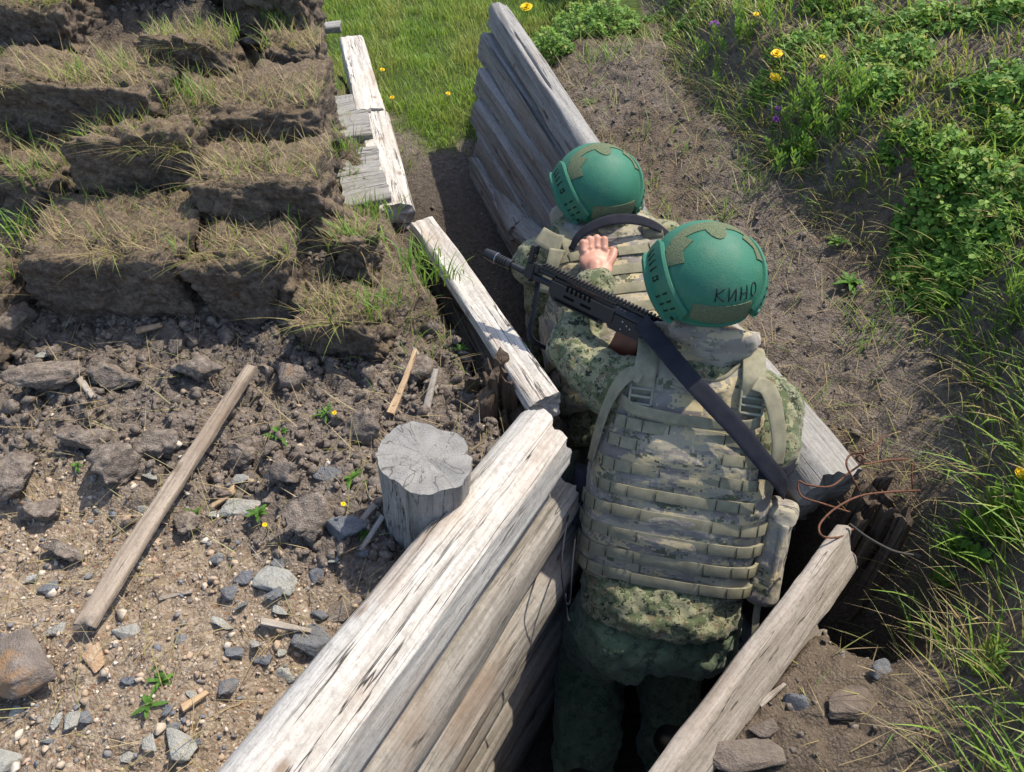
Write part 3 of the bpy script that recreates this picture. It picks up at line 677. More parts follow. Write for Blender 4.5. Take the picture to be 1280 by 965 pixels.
# ------------------------------------------------------------------ helmet
def make_helmet(parent, M, text=False, sc=1.0):
    RX, RY, RZ = .121 * sc, .134 * sc, .117 * sc
    def S(d, off=0.0):
        d = np.asarray(d, float); p = d * np.array([RX, RY, RZ]); n = d / np.array([RX, RY, RZ]); n /= np.linalg.norm(n, axis=-1, keepdims=True); return p + n * off
    def dirn(az, el):
        a, e = np.radians(az), np.radians(el); return np.stack([np.sin(a) * np.cos(e), -np.cos(a) * np.cos(e), np.sin(e)], -1)
    def rim(az):
        a = np.abs(((np.asarray(az, float) + 180) % 360) - 180); return np.interp(a, [0, 35, 60, 85, 110, 135, 180], [-31, -31, -31, -29, -22, -10, -4])
    def W_(V): return np.array([M @ Vector(v) for v in np.asarray(V).reshape(-1, 3)])
    az = np.linspace(-180, 180, 121)[:-1]; ts = np.linspace(0, 1, 34); V = []; F = []
    for layer, off in ((0, 0.0), (1, -.009)):
        A, T = np.meshgrid(az, ts); el = rim(A) + (88 - rim(A)) * T
        V.append(S(dirn(A, el), off).reshape(-1, 3))
    n = len(az); m = len(ts); NV = n * m
    for i in range(m - 1):
        for j in range(n):
            a, b, c, d = i * n + j, i * n + (j + 1) % n, (i + 1) * n + (j + 1) % n, (i + 1) * n + j
            F.append((a, b, c, d)); F.append((NV + d, NV + c, NV + b, NV + a))
    for j in range(n): F.append((j, NV + j, NV + (j + 1) % n, (j + 1) % n))
    F.append(tuple((m - 1) * n + j for j in range(n))); F.append(tuple(NV + (m - 1) * n + j for j in range(n))[::-1])
    h = mesh_obj('helmet', W_(np.vstack(V)), F, HPAINT, parent)
    def sub(name, V, F, mat): return mesh_obj(name, W_(V), F, mat, h_parent(h))
    def h_parent(o): return o
    def attach(o):
        o.matrix_parent_inverse = Matrix.Identity(4); o.parent = h; o.matrix_parent_inverse = Matrix.Translation(-Vector(parent.location)) @ Matrix.Translation(Vector(parent.location)); return o
    subs = []
    def add(name, V, F, mat, sharp=None):
        o = mesh_obj(name, W_(V), F, mat); o.parent = h
        if sharp: set_sharp(o, sharp)
        subs.append(o); return o
    ra = np.linspace(-180, 180, 97); rp = S(dirn(ra, rim(ra)), -.003)
    Vt, Ft = tube(rp, .0062 * sc, n=97, seg=8, smooth_path=False); add('rim', Vt, Ft, HPAINT)
    def patch(name, poly, center, off, mat, th=None, cuts=5, smooth_poly=False):
        cd = dirn(*center); upv = np.array([0, 0, 1.0]) if abs(cd[2]) < .95 else np.array([0, 1.0, 0])
        e1 = np.cross(upv, cd); e1 /= np.linalg.norm(e1); e1 = e1 if abs(cd[2]) < .95 else np.array([1.0, 0, 0]); e2 = np.cross(cd, e1) if abs(cd[2]) < .95 else np.array([0, 1.0, 0])
        bm = bmesh.new(); vs = [bm.verts.new((x, y, 0)) for x, y in poly]; f = bm.faces.new(vs); f.normal_update()
        if f.normal.z < 0: f.normal_flip()
        bmesh.ops.triangulate(bm, faces=bm.faces[:])
        for _ in range(3): bmesh.ops.subdivide_edges(bm, edges=[e for e in bm.edges if e.calc_length() > .05], cuts=1); bmesh.ops.triangulate(bm, faces=bm.faces[:])
        r = bmesh.ops.extrude_face_region(bm, geom=bm.faces[:])
        topv = [g for g in r['geom'] if isinstance(g, bmesh.types.BMVert)]; tset = set(topv)
        bm.verts.index_update(); co = []
        for v in bm.verts:
            d = cd + v.co.x * e1 + v.co.y * e2; d /= np.linalg.norm(d); co.append(S(d, off if v in tset else -.004))
        Fp = [tuple(v.index for v in f.verts) for f in bm.faces]; bm.free()
        return add(name, np.array(co), Fp, mat, 50)
    def rnd_rect(x0, x1, y0, y1, r):
        out = []
        for cx, cy, a0 in ((x1 - r, y1 - r, 0), (x0 + r, y1 - r, 90), (x0 + r, y0 + r, 180), (x1 - r, y0 + r, 270)):
            for a in (0, 45, 90): out.append((cx + r * math.cos(R(a0 + a)), cy + r * math.sin(R(a0 + a))))
        return out
    patch('rear_loop_panel', rnd_rect(-.62, .62, -.20, .20, .05), (0, -13), .0020, VELCRO)
    cap = [(-.95, -.10), (-.70, -.03), (-.40, .0), (-.18, .0)] + [(.18 * math.cos(R(a)), -.0 - .30 * math.sin(R(180 - a) if a > 90 else R(a))) for a in (165, 140, 115, 90, 65, 40, 15)] + [(.18, .0), (.40, .0), (.70, -.03), (.95, -.10), (1.0, .15), (.70, .22), (.3, .26), (-.3, .26), (-.70, .22), (-1.0, .15)]
    patch('crown_loop_panel', [(x, y - .13) for x, y in cap], (0, 90), .0020, VELCRO)
    for s in (-1, 1):
        patch('side_loop_panel', [(s * x, y) for x, y in ((-.05, .32), (.30, .30), (.33, -.02), (.10, -.30), (-.16, -.10), (-.02, .05))], (s * 62, 41), .0026, VELCRO)
        patch('temple_loop_panel', rnd_rect(-.11, .11, -.16, .16, .04), (s * 128, 3), .0024, VELCRO)
        # accessory rail: curved band from temple down to the nape
        # s<0 = wearer's left
        pth = [(112, 24), (94, 22), (78, 13), (64, -2), (52, -17), (46, -26)]
        def band(off_in, off_out, w0, w1):
            c = np.array(spline([(a * s, e, 0) for a, e in pth], 40))[:, :2]; T = np.gradient(c, axis=0); T /= np.linalg.norm(T, axis=1)[:, None]
            Nn = np.stack([-T[:, 1], T[:, 0]], -1) * (-s)
            return c, Nn
        c, Nn = band(0, 0, 0, 0)
        if True:
            wd = np.interp(np.linspace(0, 1, 40), [0, .1, .9, 1], [12, 15, 16, 9])
            prof = [(-1, -.003), (-1, .006), (-.86, .0095), (-.1, .0105), (.55, .0105), (.66, .0175), (.86, .019), (1.0, .013), (1.05, -.003)]
            Vb = []; kk = len(prof)
            for i in range(40):
                for q, hh in prof:
                    p_ = c[i] - Nn[i] * q * wd[i] * s * s; Vb.append(S(dirn(p_[0], p_[1]), hh))
            Fb = []
            for i in range(39):
                for j in range(kk): Fb.append((i * kk + j, i * kk + (j + 1) % kk, (i + 1) * kk + (j + 1) % kk, (i + 1) * kk + j))
            Fb.append(tuple(range(kk))); Fb.append(tuple(39 * kk + j for j in range(kk))[::-1])
            add('rail', np.array(Vb), Fb, HPAINT, 35)
        def slot(i, q, la, lb):
            p_ = c[i] - Nn[i] * q * 9; pts = []
            T = (c[min(i + 1, 39)] - c[max(i - 1, 0)]); T = T / np.linalg.norm(T)
            for (u_, v_) in ((-la, -lb), (la, -lb), (la, lb), (-la, lb)):
                w_ = p_ + T * u_ + Nn[i] * v_; pts.append(w_)
            Vs = [S(dirn(*w_), .009) for w_ in pts] + [S(dirn(*w_), .0116) for w_ in pts]
            return np.array(Vs), [(0, 1, 2, 3), (7, 6, 5, 4), (0, 4, 5, 1), (1, 5, 6, 2), (2, 6, 7, 3), (3, 7, 4, 0)]
        for i in (5, 8, 11, 14): add('rail_slot', *slot(i, .0, .9, 5.0), DARKHOLE)
        add('rail_slot', *slot(18, .0, 2.2, 4.0), DARKHOLE); add('rail_rib', *[(v * 1.0) if k == 0 else v for k, v in enumerate(slot(18, .0, .9, 2.0))], HPAINT)
        for i in (24, 27, 30): add('rail_slot', *slot(i, .5, .8, 3.0), DARKHOLE); add('rail_slot', *slot(i, -.6, .7, 2.6), DARKHOLE)
        bp = c[35]; b0 = S(dirn(*bp), .008); b1 = S(dirn(*bp), .0145); b2 = S(dirn(*bp), .0158)
        add('bolt', *cylvf(b0, b1, .0095, seg=16), HPAINT, 40); add('bolt_hole', *cylvf(b0, b2, .0055, seg=12), DARKHOLE, 40)
    if text:
        glyphs = [[[(0, 0), (.05, 1)], [(.62, 1.0), (.04, .48), (.60, .0)]],
                  [[(0, 1), (.0, 0), (.5, .95), (.52, -.02)]],
                  [[(.02, 1), (0, 0)], [(.5, 1.02), (.5, 0)], [(0, .52), (.5, .52)]],
                  [[(.28 + .27 * math.sin(a), .52 + .50 * math.cos(a)) for a in np.linspace(.2, 6.6, 18)]]]
        parts_ = []; x0 = -12
        for g in glyphs:
            for st in g:
                pts = []
                q = np.array(st); nseg = 14
                dens = []
                for a_, b_ in zip(q[:-1], q[1:]):
                    for k in range(4): dens.append(a_ + (b_ - a_) * k / 4)
                dens.append(q[-1])
                for gx, gy in dens: pts.append(S(dirn(x0 + gx * 14.5, 3.0 + gy * 14.0), .0003))
                parts_.append(tube(pts, .0013, n=len(pts), seg=6, smooth_path=False))
            x0 += 13.2
        add('handwritten_name', *cat_vf(parts_), BLACKP)
    return h

# ------------------------------------------------------------------ vest
def make_vest(parent, T, rows, phi_max=104, webmat=None, seed=0, top=.538, collar=True):
    webmat = webmat or WEB
    va = [-.02, .0, .15, .30, .42, .50, .56]
    def a_(v): return np.interp(v, va, [.196, .200, .206, .200, .178, .150, .12])
    def d_(v): return np.interp(v, va, [.128, .134, .148, .145, .128, .108, .08])
    def surf(phi, v, off=0.0):
        ph = np.radians(phi); s, c = np.sin(ph), np.cos(ph)
        e = .56
        x = (a_(v) + off) * np.sign(s) * np.abs(s) ** e; y = -(d_(v) + off) * np.sign(c) * np.abs(c) ** e
        return np.stack([x, y, np.broadcast_to(v, np.shape(x)) + 0 * x], -1)
    def X(V): return np.array([T @ Vector(p) for p in np.asarray(V).reshape(-1, 3)])
    def PHI(v): return np.interp(v, [-.02, .25, .29, .33, .38, .46, .52], [phi_max, phi_max, phi_max * .85, 64, 54, 50, 46])
    def panel(name, flip, mat, th=.024):
        nu, nv = 90, 80; vs = np.linspace(-.01, top, nv); U = np.linspace(-1, 1, nu)
        vv, uu = np.meshgrid(vs, U, indexing='ij')
        neck = .050 * np.exp(-(uu / .45) ** 2) * sstep(.42, .53, vv); v2 = vv - neck
        ph = uu * PHI(vv)
        edge = np.minimum.reduce([1 - np.abs(uu), (vv + .01) / .2 + 0 * uu, (top - vv) / .2 + 0 * uu]); puff = sstep(0, .10, edge)
        P = surf(ph, v2, 0.0); nz = .006 * fbm(uu * 2.2 + seed, vv * 9, s=seed + 50, o=3) + .003 * fbm(uu * 7, vv * 36, s=seed + 51, o=3)
        Nd = P.copy(); Nd[..., 2] = 0; Nd /= np.linalg.norm(Nd, axis=-1, keepdims=True) + 1e-9
        O_ = P + Nd * (th * .45 * puff + nz * puff)[..., None]; I_ = P - Nd * (th * .5 * (.3 + .7 * puff))[..., None]
        if flip: O_[..., 1] *= -1; I_[..., 1] *= -1
        V = np.vstack([O_.reshape(-1, 3), I_.reshape(-1, 3)]); F = []; K = nu * nv
        for i in range(nv - 1):
            for j in range(nu - 1):
                q = (i * nu + j, i * nu + j + 1, (i + 1) * nu + j + 1, (i + 1) * nu + j)
                F.append(q if not flip else q[::-1]); q2 = tuple(K + k for k in q); F.append(q2[::-1] if not flip else q2)
        bd = [(i, j) for i, j in [(0, j) for j in range(nu)] + [(i, nu - 1) for i in range(1, nv)] + [(nv - 1, j) for j in range(nu - 2, -1, -1)] + [(i, 0) for i in range(nv - 2, 0, -1)]]
        ids = [i * nu + j for i, j in bd]
        for a, b in zip(ids, ids[1:] + ids[:1]): F.append((b, a, K + a, K + b))
        return X(V), F, X([((O_[i, j] + I_[i, j]) / 2) for i, j in bd])
    Vp, Fp, bd = panel('back', False, VEST); vest = mesh_obj('vest', Vp, Fp, VEST, parent); set_sharp(vest, 60)
    def add(name, V, F, mat, sharp=None):
        o = mesh_obj(name, V, F, mat); o.parent = vest
        if sharp: set_sharp(o, sharp)
        return o
    Vq, Fq_, _ = panel('front', True, VEST); add('front_panel', Vq, Fq_, VEST)
    add('edge_binding', *tube(np.vstack([bd, bd[:1]]), .0055, n=len(bd) + 1, seg=6, smooth_path=False), webmat)
    off0 = .0124
    def row(v, p0, p1, hgt, cells, dv=0.0):
        n = cells * 7 + 1; ph = np.linspace(p0, p1, n); s = (np.arange(n) % 7) / 7.0
        bul = np.where(np.arange(n) % 7 == 0, .0004, .0009 + .0004 * np.sin(np.pi * s))
        rs = np.random.default_rng(int(v * 1000) + seed); vv = v + dv * np.linspace(-.5, .5, n) + .0014 * np.repeat(rs.normal(0, 1, cells + 1), 7)[:n]
        prof = [(-.5, -.004), (-.5, .8), (-.47, 1.0), (0, 1.0), (.47, 1.0), (.5, .8), (.5, -.004)]; k = len(prof); V = []
        for i in range(n):
            for (t_, q) in prof:
                o_ = off0 + (bul[i] * q if q > 0 else -.006); V.append(surf(ph[i], vv[i] + t_ * hgt, o_))
        F = []
        for i in range(n - 1):
            for j in range(k): F.append((i * k + j, (i + 1) * k + j, (i + 1) * k + (j + 1) % k, i * k + (j + 1) % k))
        F.append(tuple(range(k))); F.append(tuple((n - 1) * k + j for j in range(k))[::-1])
        o = add('webbing_row', X(V), F, webmat, 50)
        st = []
        for i in range(0, n, 7):
            st.append(boxvf((0, 0, 0), (.0018, .0016, hgt * .98)))
            c0 = surf(ph[i], vv[i], off0 + .0022); c1 = surf(ph[i] + .1, vv[i], off0 + .0022); tx = (c1 - c0) / np.linalg.norm(c1 - c0); ny_ = np.array([-tx[1], tx[0], 0])
            Vs, Fs = st[-1]; st[-1] = (X(c0 + Vs[:, :1] * tx + Vs[:, 1:2] * ny_ + Vs[:, 2:] * np.array([0, 0, 1])), Fs)
        return o, st
    allst = []
    for rw in rows:
        o, st = row(*rw); allst += st
    add('bar_tack_stitching', *cat_vf(allst), STITCH)['kind'] = 'stuff'
    if collar:
        # stand collar round the back of the neck
        n, m = 60, 14; V = []
        for lay, dl in ((0, .0), (1, -.022)):
            for i in range(n):
                ph = R(-150 + 300 * i / (n - 1)); 
                for j in range(m):
                    w = j / (m - 1); rx = .112 + .018 * math.sin(w * 2.2) + dl; ry = .104 + .016 * math.sin(w * 2.2) + dl
                    fl = .016 * float(vn(ph * 2.5, w * 2.5, s=seed + 3)); rr = 1 + fl / .1
                    V.append((rx * rr * math.sin(ph), .02 - ry * rr * math.cos(ph) - .030 * w, .505 + .108 * w * (1 - .15 * abs(math.sin(ph))) + .0 + .004 * float(vn(ph * 3, 0, s=seed + 4))))
        F = []; K = n * m
        for i in range(n - 1):
            for j in range(m - 1):
                q = (i * m + j, (i + 1) * m + j, (i + 1) * m + j + 1, i * m + j + 1); F.append(q); F.append(tuple(K + k for k in q)[::-1])
        for i in range(n - 1): F.append((i * m + m - 1, (i + 1) * m + m - 1, K + (i + 1) * m + m - 1, K + i * m + m - 1)); F.append((K + i * m, K + (i + 1) * m, (i + 1) * m, i * m))
        for i in (0, n - 1):
            for j in range(m - 1): F.append((i * m + j, i * m + j + 1, K + i * m + j + 1, K + i * m + j))
        c = add('collar', X(V), F, VEST)
    return vest, surf, X, add
STITCH = simple_mat('dark_stitching', (.055, .055, .036), .9, .1, .2)

def ladder_buckle(c, n, up, w=.045, h=.05):
    c, n, up = _np(c), _np(n), _np(up); n /= np.linalg.norm(n); r = np.cross(up, n); r /= np.linalg.norm(r); up = np.cross(n, r)
    def bar(x, y, sx, sy, sz=.006):
        V, F = boxvf((x, y, 0), (sx, sy, sz), None, .0015); return c + V[:, :1] * r + V[:, 1:2] * up + V[:, 2:] * n, F
    return cat_vf([bar(-w / 2, 0, .005, h), bar(w / 2, 0, .005, h)] + [bar(0, y, w, .006) for y in (-h / 2, -h / 6, h / 6, h / 2)])

# ------------------------------------------------------------------ the soldier behind
def frame(O, yaw, lean, roll=0.0): return Matrix.Translation(Vector(O)) @ Matrix.Rotation(R(yaw), 4, 'Z') @ Matrix.Rotation(R(-lean), 4, 'X') @ Matrix.Rotation(R(roll), 4, 'Y')

def make_person(name_label, O, T, HM, J, seed, hand_fn=None, text=False, body_extra=None):
    # J: dict of joints in world space
    head_c = HM @ Vector((0, .0, -.015))
    nb = T @ Vector((0, .01, .50))
    # continuous body
    bm = bmesh.new()
    loft(bm, [(T @ Matrix.Translation((0, .0, z)), a, b) for z, a, b in ((-.10, .15, .10), (.05, .14, .095), (.25, .16, .105), (.42, .15, .09), (.50, .10, .07))])
    ellipsoid(bm, Matrix.Translation(J['pelvis']), (0, 0, 0), (.155, .115, .11))
    capsule(bm, nb - (head_c - nb) * .1, head_c, .062, .062)
    ellipsoid(bm, HM, (0, .0, .0), (.082, .098, .10)); ellipsoid(bm, HM, (0, .045, -.085), (.06, .062, .06))
    for s in (-1, 1): ellipsoid(bm, HM, (s * .088, .005, -.055), (.010, .022, .034))
    ellipsoid(bm, HM, (0, .108, -.05), (.014, .018, .022))
    for s in ('l', 'r'):
        chain(bm, [J['sh_' + s], J['el_' + s], J['wr_' + s]], [.045, .034, .022]); chain(bm, [J['hip_' + s], J['kn_' + s], J['an_' + s]], [.082, .058, .04])
    V, N, F = remesh(bm, .008, 4); F = [tuple(f) for f in F]
    parts_ = [(V, F)]
    for hf in (hand_fn or []):
        bm = bmesh.new(); hf(bm); v2, n2, f2 = remesh(bm, .0027, 3); parts_.append((v2, [tuple(f) for f in f2]))
    V, F = cat_vf(parts_)
    loc = np.array([O[0], O[1], J['floor']])
    body = mesh_obj('person', V - loc, F, SKIN); body.location = loc; tag(body, name_label, 'person', 'soldiers in the trench')
    bpy.context.view_layer.update()
    return body

def sleeves(bm, J, s, r=(.078, .068, .05)):
    chain(bm, [J['sh_' + s], J['el_' + s], J['wr_' + s]], r)
def boot(bm, an, fwd, z0):
    an, fwd = Vector(an), Vector(fwd).normalized()
    heel = Vector((an.x, an.y, z0 + .045)) - fwd * .05; toe = Vector((an.x, an.y, z0 + .04)) + fwd * .17
    capsule(bm, an + Vector((0, 0, .12)), Vector((an.x, an.y, z0 + .06)), .058, .052); capsule(bm, heel, toe, .045, .04)
BOOT = simple_mat('black_boot_leather', (.018, .016, .014), .6, .35, .3, 40, .3)

# ================= nearer soldier =================
O1 = Vector((.370, 1.075, .892)); T1 = frame(O1, -11, 33, 1)
H1 = Matrix.Translation(at_t(880, 345, 1.66)) @ Matrix.Rotation(R(8), 4, 'Z') @ Matrix.Rotation(R(-9), 4, 'X') @ Matrix.Rotation(R(2), 4, 'Y')
hand_c = at_t(743, 326, 1.99)
J1 = dict(pelvis=Vector((.365, 1.015, .80)), floor=0.0,
          sh_l=T1 @ Vector((-.178, .005, .425)), el_l=at_t(715, 440, 1.93), wr_l=at_t(744, 356, 1.985),
          sh_r=T1 @ Vector((.172, .01, .43)), el_r=at_t(956, 560, 1.74), wr_r=Vector((.50, 1.40, 1.17)),
          hip_l=Vector((.275, 1.01, .76)), kn_l=Vector((.235, 1.10, .43)), an_l=Vector((.205, .80, .11)),
          hip_r=Vector((.455, 1.02, .76)), kn_r=Vector((.48, 1.16, .43)), an_r=Vector((.47, .92, .11)))
HF = (Vector(T1.col[1][:3]) * .1 + Vector((-.05, .86, .30))).normalized()   # direction of the fingers
HX = Vector((1, .05, 0)); HZ = HX.cross(HF).normalized(); HX = HF.cross(HZ).normalized()
HM_ = Matrix((HX, HF, HZ)).transposed().to_4x4(); HM_.translation = hand_c
def left_hand(bm):
    w = lambda *p: HM_ @ Vector(p)
    ellipsoid(bm, HM_, (0, .004, 0), (.041, .044, .018)); ellipsoid(bm, HM_, (.008, -.025, -.002), (.037, .038, .018))
    capsule(bm, w(0, -.058, -.010), w(.0, -.02, 0), .025, .024)
    for x, y, L in ((.029, .042, 1.0), (.0098, .048, 1.04), (-.0095, .044, 1.0), (-.0275, .034, .85)):
        k = w(x * .95, y - .014, .008); p = w(x * 1.0, y + .012 * L, .021); d = w(x * 1.0, y + .026 * L, .002); t_ = w(x * 1.0, y + .022 * L, -.022)
        ellipsoid(bm, Matrix.Translation(w(x * .96, y - .012, .0145)), (0, 0, 0), (.0085, .0085, .0075))
        chain(bm, [k, p, d, t_], [.0112, .0104, .0092, .008])
    chain(bm, [w(.026, -.022, -.004), w(.045, .002, .004), w(.053, .024, .008), w(.050, .042, -.004)], [.0155, .0118, .0105, .0085])
HR = Matrix.Translation(Vector((.44, 1.455, 1.20)))
def right_hand(bm):
    ellipsoid(bm, HR, (0, 0, 0), (.02, .045, .042)); capsule(bm, Vector((.50, 1.40, 1.17)), HR @ Vector((0, -.02, 0)), .028, .026)
    for k in range(4):
        z = .028 - .019 * k; chain(bm, [HR @ Vector((.012, .03, z)), HR @ Vector((-.005, .062, z)), HR @ Vector((-.032, .058, z)), HR @ Vector((-.035, .038, z))], [.0095, .009, .0085, .0075])
    chain(bm, [HR @ Vector((-.01, -.02, .035)), HR @ Vector((-.03, .01, .045)), HR @ Vector((-.04, .035, .042))], [.012, .0105, .009])
s1 = make_person('nearer soldier in green lettered helmet, resting a hand on his comrade', O1, T1, H1, J1, 1, [left_hand, right_hand])
# jacket
bm = bmesh.new()
down = Vector((.362, 1.005, .83)); 
loft(bm, [(T1 @ Matrix.Translation((0, 0, z)), a, b) for z, a, b in ((.0, .178, .122), (.15, .175, .125), (.32, .18, .122), (.43, .175, .105), (.49, .10, .085))])
hemM = Matrix.Translation(down) @ Matrix.Rotation(R(-6), 4, 'Z') @ Matrix.Rotation(R(-24), 4, 'X')
loft(bm, [(hemM @ Matrix.Translation((0, 0, -.006)), .188, .143), (hemM @ Matrix.Translation((0, 0, .022)), .188, .141), (hemM @ Matrix.Translation((0, .01, .06)), .19, .138), (T1 @ Matrix.Translation((0, 0, .04)), .184, .126)])
ellipsoid(bm, T1, (0, -.005, .495), (.115, .103, .055)); sleeves(bm, J1, 'l', (.074, .060, .046)); sleeves(bm, J1, 'r', (.085, .074, .055))
capsule(bm, T1 @ Vector((-.08, -.02, .45)), J1['sh_l'], .06, .072); capsule(bm, T1 @ Vector((.08, 0, .47)), J1['sh_r'], .07, .082)
V, N, F = remesh(bm, .0075, 5)
V = folds(V, N, .0060, 10, 61); V = folds(V, N, .0040, 26, 62)
jk1 = mesh_obj('jacket', V, F, EMR, s1)
# trousers
bm = bmesh.new()
ellipsoid(bm, Matrix.Translation(J1['pelvis'] + Vector((0, -.01, -.01))), (0, 0, 0), (.178, .142, .135))
for s in ('l', 'r'):
    chain(bm, [J1['hip_' + s], J1['kn_' + s], J1['an_' + s] + Vector((0, 0, .02))], [.116, .098, .082])
    ellipsoid(bm, Matrix.Translation(J1['hip_' + s] + Vector((0, -.055, .0))), (0, 0, 0), (.10, .10, .12))
V, N, F = remesh(bm, .009, 5); V = folds(V, N, .012, 9, 71, (1, 1, .7)); V = folds(V, N, .006, 21, 72)
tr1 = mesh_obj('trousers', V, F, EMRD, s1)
for s in ('l', 'r'):
    bm = bmesh.new(); boot(bm, J1['an_' + s], (0, 1, 0), 0.0); V, N, F = remesh(bm, .006, 4); mesh_obj('boot', V, F, BOOT, s1)
make_helmet(s1, H1, text=True)
rows1 = [(.015, -103, 103, .026, 11), (.066, -103, 103, .026, 11), (.118, -103, 103, .026, 11), (.170, -103, 103, .026, 11),
         (.222, -47, 38, .0245, 6), (.275, -47, 38, .0245, 6), (.328, -47, 38, .0245, 6), (.372, -46, 38, .026, 6)]
vest1, surf1, X1, vadd1 = make_vest(s1, T1, rows1, seed=1)
def vpt(ph, v, off): return X1(surf1(np.array([ph]), np.array([v]), off))[0]
def vnm(ph, v): a = vpt(ph, v, 0); b = vpt(ph, v, .05); return b - a
Rt1 = T1.to_3x3()
def ldir(*v): return _np(Rt1 @ Vector(v))
def lpt(*v): return _np(T1 @ Vector(v))
# carry strap across the upper back
pp = [(-52, .425), (-40, .418), (-22, .405), (0, .40), (18, .406), (34, .418)]
vadd1('carry_strap', *ribbon([vpt(p, v, .017 + .008 * math.cos(R(p * 2))) for p, v in pp], [vnm(p, v) for p, v in pp], .026, .0025, n=40), WEB)
# shoulder straps: webbing, buckle, hanging tail
for s, (bx, bz) in ((-1, (-.118, .455)), (1, (.120, .470))):
    vadd1('shoulder_strap', *ribbon([lpt(bx * 1.03, -.118, bz - .055), lpt(bx, -.124, bz), lpt(bx * .98, -.116, bz + .045), lpt(bx * .97, -.05, bz + .092), lpt(bx, .05, bz + .075), lpt(bx * 1.05, .13, bz - .01)],
          [ldir(0, -1, .3), ldir(0, -1, .45), ldir(0, -.75, .8), ldir(0, -.1, 1), ldir(0, .6, .8), ldir(0, 1, .3)], .050, .003, n=46), WEB)
    vadd1('buckle', *ladder_buckle(lpt(bx, -.133, bz - .012), ldir(0, -1, .35), ldir(0, .35, 1), .048, .052), PLAST, 40)
tl = [lpt(-.122, -.130, .475), lpt(-.145, -.128, .482), lpt(-.168, -.125, .455), lpt(-.188, -.115, .40), lpt(-.200, -.105, .33), lpt(-.208, -.095, .26)]
vadd1('strap_tail', *ribbon(tl, [ldir(-.1, -.8, .6), ldir(-.3, -.8, .6), ldir(-.6, -.7, .3), ldir(-.8, -.6, .1), ldir(-.8, -.6, 0), ldir(-.85, -.5, 0)], [.034, .036, .034, .03, .026], .0028, n=40), WEB)
tr_ = [lpt(.120, -.128, .50), lpt(.146, -.138, .492), lpt(.166, -.146, .455), lpt(.186, -.152, .39), lpt(.192, -.150, .33)]
vadd1('strap_tail', *ribbon(tr_, [ldir(.1, -.8, .6), ldir(.2, -.8, .6), ldir(.4, -.9, .2), ldir(.45, -.9, 0), ldir(.5, -.85, 0)], [.04, .042, .040, .036, .034], .0028, n=36), WEB)
# side pouch on the right hip, with dangling tape
pm = T1 @ Matrix.Translation((.240, -.045, .095)) @ Matrix.Rotation(R(-14), 4, 'Z') @ Matrix.Rotation(R(3), 4, 'Y')
bm = bmesh.new(); loft(bm, [(pm @ Matrix.Translation((0, 0, z)), a, b) for z, a, b in ((-.118, .024, .040), (-.105, .040, .054), (-.03, .034, .050), (.06, .030, .046), (.11, .036, .052), (.125, .030, .046))], p=.55)
V, N, F = remesh(bm, .0045, 3); V = folds(V, N, .003, 16, 81); vadd1('side_pouch', V, F, VEST)
Vp = X1([]) if False else None
bm = bmesh.new(); loft(bm, [(pm @ Matrix.Translation((.014, -.044, z)), .008 + .004 * (abs(z) > .08), .010) for z in (-.10, -.05, .0, .05, .09)], p=.8)
V, N, F = remesh(bm, .004, 2); vadd1('pouch_flap', V, F, VEST)
tp = [pm @ Vector((.0, -.03, -.10)), pm @ Vector((.004, -.045, -.15)), pm @ Vector((.018, -.05, -.20)), at_t(972, 783, 1.72)]
vadd1('dangling_tape', *ribbon(tp, [ldir(.2, -1, .2)] * 4, .017, .0015, n=24), WEB)
# thin cord hanging on the left flank
cd = [vpt(-100, .25, .02), vpt(-96, .18, .035), at_t(703, 690, 1.68), at_t(706, 745, 1.70), at_t(712, 752, 1.70), at_t(716, 700, 1.70), vpt(-96, .10, .02)]
vadd1('hanging_cord', *tube(cd, .0022, n=60, seg=6), BLACKWEB)
vadd1('hanging_cord', *tube([at_t(707, 742, 1.70), at_t(709, 768, 1.71), at_t(711, 776, 1.71)], [.002, .002, .004], n=14, seg=6), BLACKWEB)
bm = bmesh.new(); sm = T1 @ Matrix.Translation((-.222, -.01, .15)); loft(bm, [(sm @ Matrix.Translation((0, 0, z)), .026, .04) for z in (-.07, 0, .07)], p=.6); V, N, F = remesh(bm, .005, 3)
vadd1('flank_pouch', folds(V, N, .004, 14, 82), F, BLACKWEB)

# ================= farther soldier =================
O2 = Vector((.334, 1.540, .995)); T2 = frame(O2, 11, 53, 0)
H2 = Matrix.Translation(at_t(746, 233, 2.16)) @ Matrix.Rotation(R(20), 4, 'Z') @ Matrix.Rotation(R(-6), 4, 'X') @ Matrix.Rotation(R(2), 4, 'Y')
J2 = dict(pelvis=Vector((.365, 1.47, .86)), floor=0.0, sh_l=T2 @ Vector((-.165, .03, .45)), el_l=Vector((.12, 1.80, .98)), wr_l=Vector((.10, 2.06, 1.02)),
          sh_r=T2 @ Vector((.185, .02, .45)), el_r=Vector((.45, 1.85, 1.0)), wr_r=Vector((.30, 2.08, 1.02)),
          hip_l=Vector((.28, 1.44, .80)), kn_l=Vector((.20, 1.66, .48)), an_l=Vector((.20, 1.44, .11)), hip_r=Vector((.45, 1.46, .80)), kn_r=Vector((.42, 1.70, .50)), an_r=Vector((.40, 1.50, .12)))
def fist(M):
    def f(bm):
        ellipsoid(bm, M, (0, 0, 0), (.022, .045, .042))
        for k in range(4):
            z = .028 - .019 * k; chain(bm, [M @ Vector((.012, .03, z)), M @ Vector((-.005, .062, z)), M @ Vector((-.032, .058, z)), M @ Vector((-.035, .038, z))], [.0095, .009, .0085, .0075])
        chain(bm, [M @ Vector((-.01, -.02, .035)), M @ Vector((-.03, .01, .045)), M @ Vector((-.04, .035, .042))], [.012, .0105, .009])
    return f
